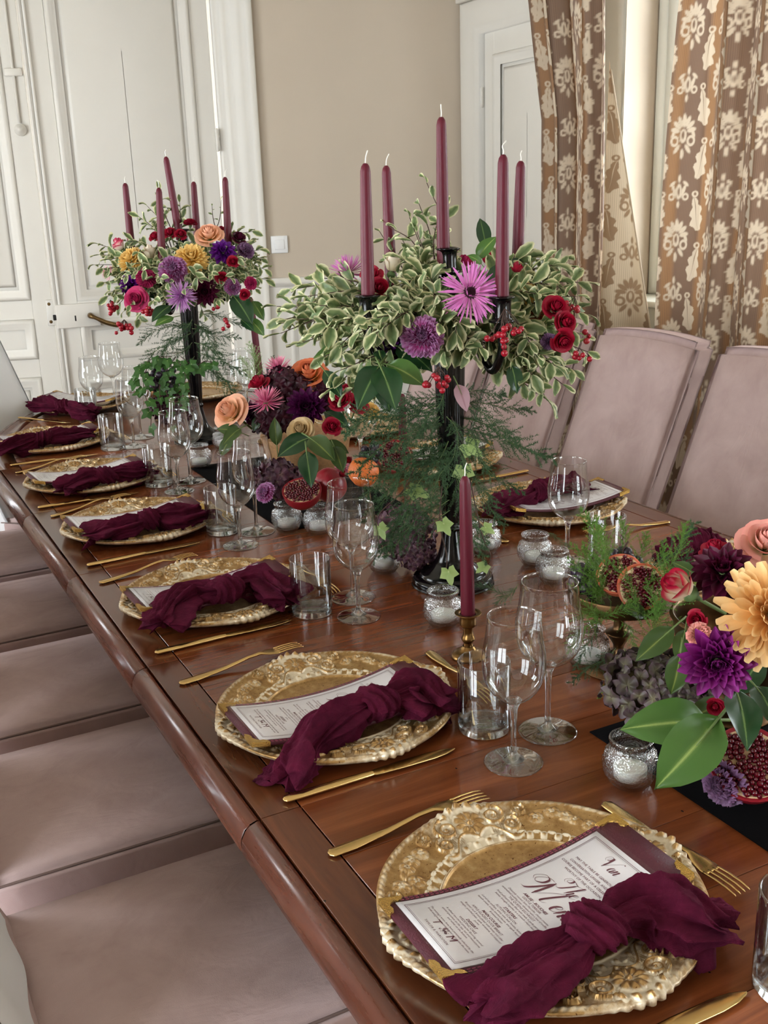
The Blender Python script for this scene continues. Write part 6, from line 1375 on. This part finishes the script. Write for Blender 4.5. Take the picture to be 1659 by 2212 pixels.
for a in [(505, 640, 545, 690, 2.74, 2.68, 'leaf_dark', 'broad leaf hanging at the right of the far bouquet'), (545, 650, 572, 690, 2.78, 2.76, 'leaf_mid', 'broad leaf behind the single candle'), (520, 690, 550, 712, 2.74, 2.72, 'leaf_dark', 'lower leaf left of the single candle'), (540, 690, 574, 722, 2.76, 2.74, 'leaf_mid', 'lower leaf right of the single candle'), (368, 660, 325, 690, 2.72, 2.66, 'leaf_dark', 'dark leaf under the far bouquet'), (385, 655, 372, 640, 2.72, 2.70, 'leaf_mid', 'small light leaf under the far bouquet'), (375, 685, 332, 700, 2.70, 2.66, 'leaf_mid', 'light green leaf under the far bouquet'), (410, 560, 380, 520, 2.92, 2.92, 'leaf_dark', 'dark leaf deep in the far bouquet'), (300, 600, 340, 640, 2.90, 2.86, 'leaf_dark', 'dark leaf behind the magenta rose'), (450, 600, 510, 640, 2.88, 2.84, 'leaf_dark', 'dark leaf behind the burgundy dahlia')]: BL(*a, G, RN.randrange(3))
G = 'broad green leaves of the basket'
for a in [(520, 935, 465, 918, 2.22, 2.20, 'leaf_olive', 'olive leaf under the peach rose'), (500, 945, 470, 985, 2.20, 2.18, 'leaf_olive', 'olive leaf hanging left of the basket'), (520, 925, 478, 955, 2.18, 2.14, 'leaf_olive', 'olive leaf low left of the basket'), (598, 962, 592, 898, 2.16, 2.14, 'leaf_olive', 'upright olive leaf in front of the basket'), (668, 946, 598, 972, 2.16, 2.10, 'leaf_dark', 'long dark leaf in front of the basket'), (668, 945, 722, 985, 2.12, 2.06, 'leaf_olive', 'broad olive leaf in front of the basket'), (662, 975, 672, 1050, 2.10, 2.04, 'leaf_dark', 'large dark leaf hanging over the halved pomegranate'), (722, 965, 742, 1015, 2.12, 2.08, 'leaf_olive', 'olive leaf right of the broad one'), (700, 960, 758, 972, 2.14, 2.12, 'leaf_olive', 'olive leaf pointing to the peach'), (560, 900, 545, 930, 2.24, 2.22, 'leaf_dark', 'dark leaf beside the peach rose'), (640, 850, 600, 840, 2.32, 2.30, 'leaf_dark', 'dark leaf among the basket flowers'), (700, 890, 760, 920, 2.26, 2.24, 'leaf_dark', 'dark leaf under the red roses')]: BL(*a, G, RN.randrange(3))
G = 'broad green leaves of the bowl at the right edge'
for a in [(1552, 1552, 1424, 1706, 1.18, 1.12, 'leaf_mid', 'largest bright leaf lying in front of the bowl'), (1530, 1556, 1346, 1566, 1.22, 1.18, 'leaf_mid', 'bright leaf reaching over the glass votive holder'), (1570, 1515, 1470, 1560, 1.26, 1.24, 'leaf_olive', 'olive leaf behind the bright leaves'), (1590, 1490, 1625, 1612, 1.20, 1.12, 'leaf_dark', 'dark leaf hanging under the apricot chrysanthemum'), (1630, 1480, 1690, 1560, 1.22, 1.16, 'leaf_dark', 'dark leaf at the right edge'), (1470, 1410, 1455, 1510, 1.26, 1.24, 'leaf_olive', 'olive leaf left of the purple dahlia'), (1455, 1355, 1370, 1430, 1.34, 1.32, 'leaf_olive', 'narrow olive leaf under the fern'), (1480, 1360, 1465, 1430, 1.28, 1.26, 'leaf_olive', 'second olive leaf left of the purple dahlia'), (1500, 1240, 1452, 1208, 1.34, 1.34, 'leaf_olive', 'olive leaf above the red and white rose'), (1395, 1330, 1345, 1305, 1.48, 1.46, 'leaf_olive', 'curled leaf on the rim of the cake stand'), (1640, 1420, 1600, 1500, 1.30, 1.26, 'leaf_dark', 'dark leaf deep under the apricot chrysanthemum')]: BL(*a, G, RN.randrange(3))
# berries
for (x, y, d, n, sp, nm) in [(1090, 722, 1.62, 16, .030, 'big red berry cluster over the front right arm'), (948, 832, 1.62, 14, .022, 'red berry cluster hanging under the middle of the near bouquet'), (1250, 775, 1.70, 5, .014, 'small red berry cluster at the right of the near bouquet'), (1240, 668, 1.76, 6, .016, 'red berries beside the crimson roses'), (1268, 730, 1.74, 3, .010, 'few red berries at the right edge of the near bouquet')]: berries(at(x, y, d), n, sp, nm, 'berry clusters of the near bouquet', RN)
for (x, y, d, n, sp, nm) in [(270, 710, 2.72, 16, .018, 'hanging red berry cluster at the left of the far bouquet'), (240, 665, 2.78, 10, .016, 'red berry cluster at the left edge of the far bouquet'), (322, 672, 2.72, 9, .012, 'red berry cluster under the magenta rose'), (465, 660, 2.74, 4, .012, 'few red berries under the burgundy dahlia'), (488, 700, 2.74, 4, .014, 'few red berries above the fern of the far candelabra')]: berries(at(x, y, d), n, sp, nm, 'berry clusters of the far bouquet', RN, .0062)
# hydrangea heads
for (x, y, d, R, m, nm, s) in [(872, 1150, 2.02, .062, 'pet_hydr', 'dusky hydrangea head lying left of the near candelabra foot', 1), (900, 1195, 1.98, .035, 'pet_hydr', 'small dusky hydrangea head at the candelabra foot', 2), (598, 1035, 2.26, .05, 'pet_hydr', 'dark hydrangea head under the wicker bowl', 3), (618, 835, 2.34, .055, 'pet_hydrdark', 'dark red hydrangea head on top of the basket', 4), (590, 905, 2.26, .045, 'pet_hydrdark', 'dark red hydrangea head behind the tan rose', 5), (1400, 1482, 1.36, .058, 'pet_hydrgreen', 'greyish hydrangea head on the table before the cake stand', 6), (1460, 1500, 1.32, .040, 'pet_hydrgreen', 'smaller greyish hydrangea head beside the bright leaves', 7), (700, 850, 2.36, .05, 'pet_hydrdark', 'dark red hydrangea head behind the red roses', 8), (370, 880, 2.95, .06, 'pet_hydrdark', 'dark hydrangea head on the far cake stand', 9)]: hydrangea(at(x, y, d), R, m, nm, 'hydrangea heads', s, n=95 if d < 1.5 else 70, fs=.19 if R > .05 else .23)
# ferns
def FR(x0, y0, x1, y1, d0, d1, mat, label, group, k, roll=0.0):
    a = at(x0, y0, d0); b = at(x1, y1, d1); frond(a, b-a, (b-a).length, mat, label, group, camdir(0, .3, -1), roll, k)
G = 'fern fronds round the near candelabra stem'
for i, (x0, y0, x1, y1, d0, d1) in enumerate([(975, 880, 800, 940, 1.88, 1.80), (975, 900, 770, 1000, 1.88, 1.78), (970, 930, 790, 1060, 1.88, 1.80), (975, 960, 800, 1110, 1.90, 1.80), (970, 1000, 830, 1160, 1.90, 1.82), (975, 1030, 850, 1190, 1.90, 1.80), (985, 880, 1150, 880, 1.88, 1.86), (985, 900, 1190, 990, 1.88, 1.82), (980, 930, 1130, 960, 1.90, 1.96), (985, 960, 1120, 1060, 1.90, 1.84), (980, 1000, 1090, 1130, 1.92, 1.86), (970, 850, 850, 880, 1.92, 1.98), (985, 850, 1100, 850, 1.92, 2.0), (975, 1060, 1060, 1180, 1.92, 1.96), (960, 870, 730, 930, 1.94, 2.06), (975, 1100, 800, 1200, 1.9, 1.86), (975, 980, 860, 1010, 1.9, 1.74), (980, 1040, 1040, 1200, 1.9, 1.8), (970, 950, 870, 1120, 1.86, 1.76), (965, 900, 1010, 1010, 1.80, 1.72), (985, 960, 930, 1080, 1.80, 1.72), (960, 1000, 1020, 1120, 1.82, 1.76), (1000, 880, 1110, 940, 1.82, 1.74), (950, 900, 860, 960, 1.82, 1.72), (960, 840, 900, 950, 1.80, 1.74), (1000, 920, 1060, 1020, 1.82, 1.74), (940, 980, 830, 1060, 1.84, 1.74), (970, 1080, 850, 1130, 1.84, 1.78), (990, 1010, 1070, 1080, 1.84, 1.78), (930, 870, 790, 900, 1.86, 1.78)]):
    FR(x0, y0, x1, y1, d0, d1, 'fern_dark', 'dark feathery fern frond spreading %s the near candelabra stem' % ('left of' if x1 < 940 else 'right of' if x1 > 1040 else 'in front of'), G+(' left' if x1 < 940 else ' right' if x1 > 1040 else ' front'), i, RN.uniform(-.5, .5))
for i, (x0, y0, x1, y1) in enumerate([(1100, 1290, 1030, 1262), (1120, 1262, 1060, 1320), (1180, 1150, 1230, 1180)]): FR(x0, y0, x1, y1, 1.86, 1.84, 'fern_dark', 'short fern sprig lying beside the near wine glasses', 'short fern sprigs', i)
G = 'fern fronds round the far candelabra stem'
for i, (x0, y0, x1, y1, d0, d1) in enumerate([(410, 700, 300, 730, 3.0, 2.9), (412, 720, 300, 790, 3.0, 2.9), (415, 710, 510, 730, 3.0, 2.95), (420, 740, 520, 800, 3.0, 2.9), (415, 690, 350, 760, 2.98, 2.86), (420, 700, 480, 770, 2.98, 2.86), (425, 760, 500, 830, 3.0, 2.9), (415, 740, 340, 800, 3.0, 2.9), (430, 790, 520, 860, 3.0, 2.95), (420, 690, 460, 720, 3.05, 3.1), (430, 680, 530, 700, 3.0, 3.02), (420, 770, 370, 840, 3.0, 2.9)]):
    FR(x0, y0, x1, y1, d0, d1, 'fern_dark', 'dark feathery fern frond at the stem of the far candelabra', G, i, RN.uniform(-.5, .5))
G = 'bright green fern fronds on the cake stand'
for i, (x0, y0, x1, y1, d0, d1) in enumerate([(1320, 1300, 1245, 1180, 1.55, 1.52), (1320, 1290, 1290, 1130, 1.56, 1.54), (1310, 1310, 1240, 1260, 1.52, 1.48), (1340, 1290, 1400, 1150, 1.58, 1.6), (1380, 1290, 1500, 1130, 1.58, 1.56), (1300, 1320, 1230, 1400, 1.52, 1.48), (1340, 1340, 1390, 1420, 1.5, 1.44), (1400, 1310, 1490, 1200, 1.54, 1.5), (1360, 1330, 1480, 1350, 1.5, 1.42), (1380, 1400, 1310, 1500, 1.46, 1.40), (1400, 1380, 1460, 1440, 1.46, 1.4), (1290, 1300, 1270, 1180, 1.5, 1.46), (1330, 1260, 1350, 1120, 1.6, 1.62), (1420, 1340, 1440, 1230, 1.48, 1.46), (1300, 1340, 1370, 1300, 1.47, 1.42), (1290, 1330, 1250, 1440, 1.54, 1.5), (1330, 1400, 1240, 1470, 1.56, 1.52), (1310, 1290, 1235, 1215, 1.50, 1.46), (1330, 1290, 1270, 1110, 1.54, 1.5), (1300, 1300, 1290, 1150, 1.5, 1.46), (1320, 1330, 1240, 1330, 1.48, 1.43), (1370, 1310, 1440, 1180, 1.5, 1.46), (1400, 1330, 1520, 1260, 1.46, 1.40), (1420, 1350, 1400, 1260, 1.45, 1.42), (1400, 1400, 1420, 1300, 1.44, 1.40), (1350, 1400, 1330, 1480, 1.46, 1.42), (1380, 1340, 1330, 1210, 1.47, 1.43), (1300, 1350, 1260, 1300, 1.46, 1.42), (1440, 1280, 1480, 1130, 1.5, 1.5)]):
    FR(x0, y0, x1, y1, d0, d1, 'fern_dark' if i in (15, 16, 4, 7) else 'fern_bright', 'bright feathery fern frond on the right-hand cake stand', G, i, RN.uniform(-.6, .6))
for i, (x0, y0, x1, y1, m) in enumerate([(560, 850, 540, 740, 'fern_pale'), (555, 840, 520, 770, 'fern_pale'), (570, 830, 548, 760, 'fern_bright'), (575, 840, 590, 770, 'fern_dark')]): FR(x0, y0, x1, y1, 2.45, 2.45, m, 'pale fern frond before the single candle of the basket', 'pale fern fronds of the basket', i)
# ivy
def vine(pts, label, group, mat, size, n, seed):
    r = random.Random(seed); path = spline([tuple(p) for p in pts], 30); o0 = np.array(path[0]); t = thing('ivy_vine', label, 'ivy', path[0], group=group)
    ob('stem', tube('stem', path-o0, .0011, 'stem_brown', 5), t)
    for i in range(n):
        k = int((i+.6)/n*29); a = r.uniform(0, 6.28); d = camdir(math.cos(a), -abs(math.sin(a))*.8-.2, -.3); p = path[k]-o0+np.array(d)*size*.3
        setmat(ob('leaf', IVY, t, dirM(p, d, camdir(r.uniform(-.4, .4), .4, -1), r.uniform(-.5, .5), size*r.uniform(.6, 1.1))), mat)
    return t
G = 'ivy on the far cake stand'
for i, pts in enumerate([[(340, 780), (320, 790), (310, 830), (318, 870)], [(380, 770), (360, 800), (345, 830), (350, 900)], [(400, 780), (395, 820), (380, 860), (372, 930)], [(370, 770), (330, 775), (300, 800), (292, 820)], [(390, 770), (420, 790), (445, 780), (470, 790)], [(360, 780), (340, 820), (330, 860), (325, 930)], [(385, 780), (400, 810), (395, 850), (388, 880)], [(350, 770), (370, 790), (360, 840), (365, 870)]]):
    vine([at(x, y, 2.86+.02*(i % 3)) for x, y in pts], 'ivy vine trailing over the far cake stand', G, 'leaf_ivy', .026, 8, i)
G = 'ivy on the near candelabra'
for i, pts in enumerate([[(975, 900), (1000, 960), (1000, 990), (1003, 1012)], [(955, 1050), (950, 1130), (965, 1200), (962, 1245)], [(900, 1000), (870, 1060), (820, 1110), (812, 1150)], [(1010, 1010), (1040, 1150), (1060, 1200), (1050, 1230)]]):
    vine([at(x, y, 1.80+.02*(i % 2)) for x, y in pts], 'pale ivy vine trailing from the near candelabra', G, 'leaf_paleivy', .030, 2, i+20)
# fruit
GRAPE = lathe('grape', [(0, -1.1), (.5, -.95), (.92, -.45), (1, .05), (.85, .6), (.45, .95), (0, 1.05)], 'grape_dark', 14)
def grapes(p, n, R, label, seed, r=.0095):
    rr = random.Random(seed); p = Vector(p); t = thing('grape_bunch', label, 'grapes', p, group='bunches of dark grapes')
    for i in range(n):
        z = 1-2*(i+.5)/n; a = i*GA; q = Vector((math.sqrt(1-z*z)*math.cos(a), math.sqrt(1-z*z)*math.sin(a), z*.8))*R*rr.uniform(.75, 1.05); ob('grape', GRAPE, t, Matrix.Translation(q) @ Matrix.Scale(r*rr.uniform(.85, 1.1), 4))
    ob('stalk', tube('stalk', [(0, 0, -R*.5), (0, 0, R*.9), (.01, 0, R*1.3)], .0016, 'stem_brown', 5), t); return t
grapes(at(350, 820, 2.92), 34, .045, 'dark grapes on the far cake stand among the ivy', 1); grapes(at(800, 980, 2.14), 9, .02, 'few dark grapes behind the peach', 2); grapes(at(1275, 1250, 1.56), 16, .026, 'dark grapes on the right-hand cake stand', 3); grapes(at(1345, 1215, 1.60), 12, .024, 'dark grapes behind the opened pomegranate', 4)
def pomegranate(M, label, half=True, light=False):
    t = thing('pomegranate', label, 'fruit', group='pomegranates', M=M); sk = 'pom_skin_light' if light else 'pom_skin'; rr = random.Random(7)
    if half:
        ob('rind', lathe('rind', cat([(0, -.95), (.5, -.84), (.88, -.45), (1, .0), (.97, .03), (.88, .0)], 24), sk, 36), t)
        ob('flesh', lathe('flesh', [(0, -.03), (.3, .02), (.6, -.03), (.92, .01)], 'pom_flesh', 24), t)
        sd = lathe('seed', [(0, -1), (.7, -.6), (1, .1), (.6, .8), (0, 1)], 'pom_seed', 8)
        for i in range(120):
            q = math.sqrt((i+.5)/120)*.86; a = i*GA
            if abs(math.sin(2.5*a+.6)) < .16 and q > .2: continue
            ob('seed', sd, t, lookmat((q*math.cos(a), q*math.sin(a), .04+.03*rr.random()), (rr.uniform(-.5, .5), rr.uniform(-.5, .5), 1), 0, .080*rr.uniform(.85, 1.2)))
    else:
        ob('rind', lathe('rind', cat([(0, -.95), (.5, -.86), (.9, -.42), (1, .05), (.88, .52), (.5, .84), (.2, .93)], 30), sk, 36), t)
        cr = petal('sepal', .34, .13, 1.2, 1.0, .2, ((0, 1), (.5, .8), (1, .1)), 4, 3)
        for i in range(6): setmat(ob('sepal', cr, t, RZ(i*PI/3) @ T3(.15, 0, .88)), sk)
    return t
pomegranate(lookmat(at(652, 1060, 2.12), camdir(-.05, .75, -.65), .4, .040), 'halved pomegranate showing its seeds under the basket')
pomegranate(lookmat(at(712, 1048, 2.18), camdir(.6, .5, -.2), 0, .036), 'whole dark red pomegranate beside the halved one', False)
pomegranate(lookmat(at(852, 985, 2.2), camdir(.1, .5, -.85), 1.0, .040), 'cut pomegranate behind the fern left of the candelabra')
pomegranate(lookmat(at(1385, 1268, 1.48), camdir(.12, -.15, -.98), 2.0, .034), 'right half of the opened pomegranate on the cake stand', True, True)
pomegranate(lookmat(at(1338, 1240, 1.50), camdir(-.35, .55, -.75), 1.0, .033), 'left half of the opened pomegranate on the cake stand', True, True)
pomegranate(lookmat(at(1620, 1650, 1.20), camdir(-.1, .55, -.8), 1.4, .045), 'halved pomegranate under the large flowers at the right edge')
pc = thing('peach', 'ripe orange peach between the basket and the fern', 'fruit', M=lookmat(at(785, 1020, 2.12), camdir(.2, .8, -.4), 0, .031))
def cleft(P, a): P[..., :2] *= (1-.10*np.exp(-((a-PI)/.25)**2))[None, :, None]; return P
ob('flesh', lathe('flesh', cat([(0, -.92), (.5, -.82), (.9, -.42), (1, .05), (.86, .55), (.45, .84), (.1, .82), (0, .76)], 30), 'peach_skin', 40, fn=cleft), pc); ob('stalk', tube('stalk', [(0, 0, .74), (.02, 0, .95)], .04, 'stem_brown', 6), pc)
# ------------------------------------------------------------------ tell look-alike sprays apart by their order from left to right
ORD = 'leftmost second third fourth fifth sixth seventh eighth ninth tenth eleventh twelfth thirteenth fourteenth fifteenth sixteenth seventeenth eighteenth nineteenth twentieth twenty-first twenty-second twenty-third twenty-fourth twenty-fifth twenty-sixth twenty-seventh twenty-eighth twenty-ninth thirtieth'.split()
bpy.context.view_layer.update()
def photo_x(o):
    pts = [ch.matrix_world.translation for ch in o.children if ch.name.startswith('leaf')] or [o.matrix_world @ Vector((1.0, 0, 0))]
    p = max(pts, key=lambda q: (q-o.matrix_world.translation).length); q = np.array(p)-CAM; return float(np.dot(q, RT)/np.dot(q, FW))
sets = {}
for o in bpy.data.objects:
    if o.parent is None and o.get('label') and o.name.split('.')[0] in ('variegated_sprig', 'bare_twig', 'fern_frond', 'ivy_vine'): sets.setdefault(o['label'], []).append(o)
for lab, lst in sets.items():
    if len(lst) < 2: continue
    for k, o in enumerate(sorted(lst, key=photo_x)):
        for a in ('variegated sprig', 'bare twig', 'fern frond', 'fern sprig', 'ivy vine'):
            if a in lab:
                tail = lab.split(a, 1)[1].strip(); o['label'] = ('leftmost %s %s' % (a, tail)) if k == 0 else '%s %s from the left %s' % (ORD[min(k, 29)], a, tail)
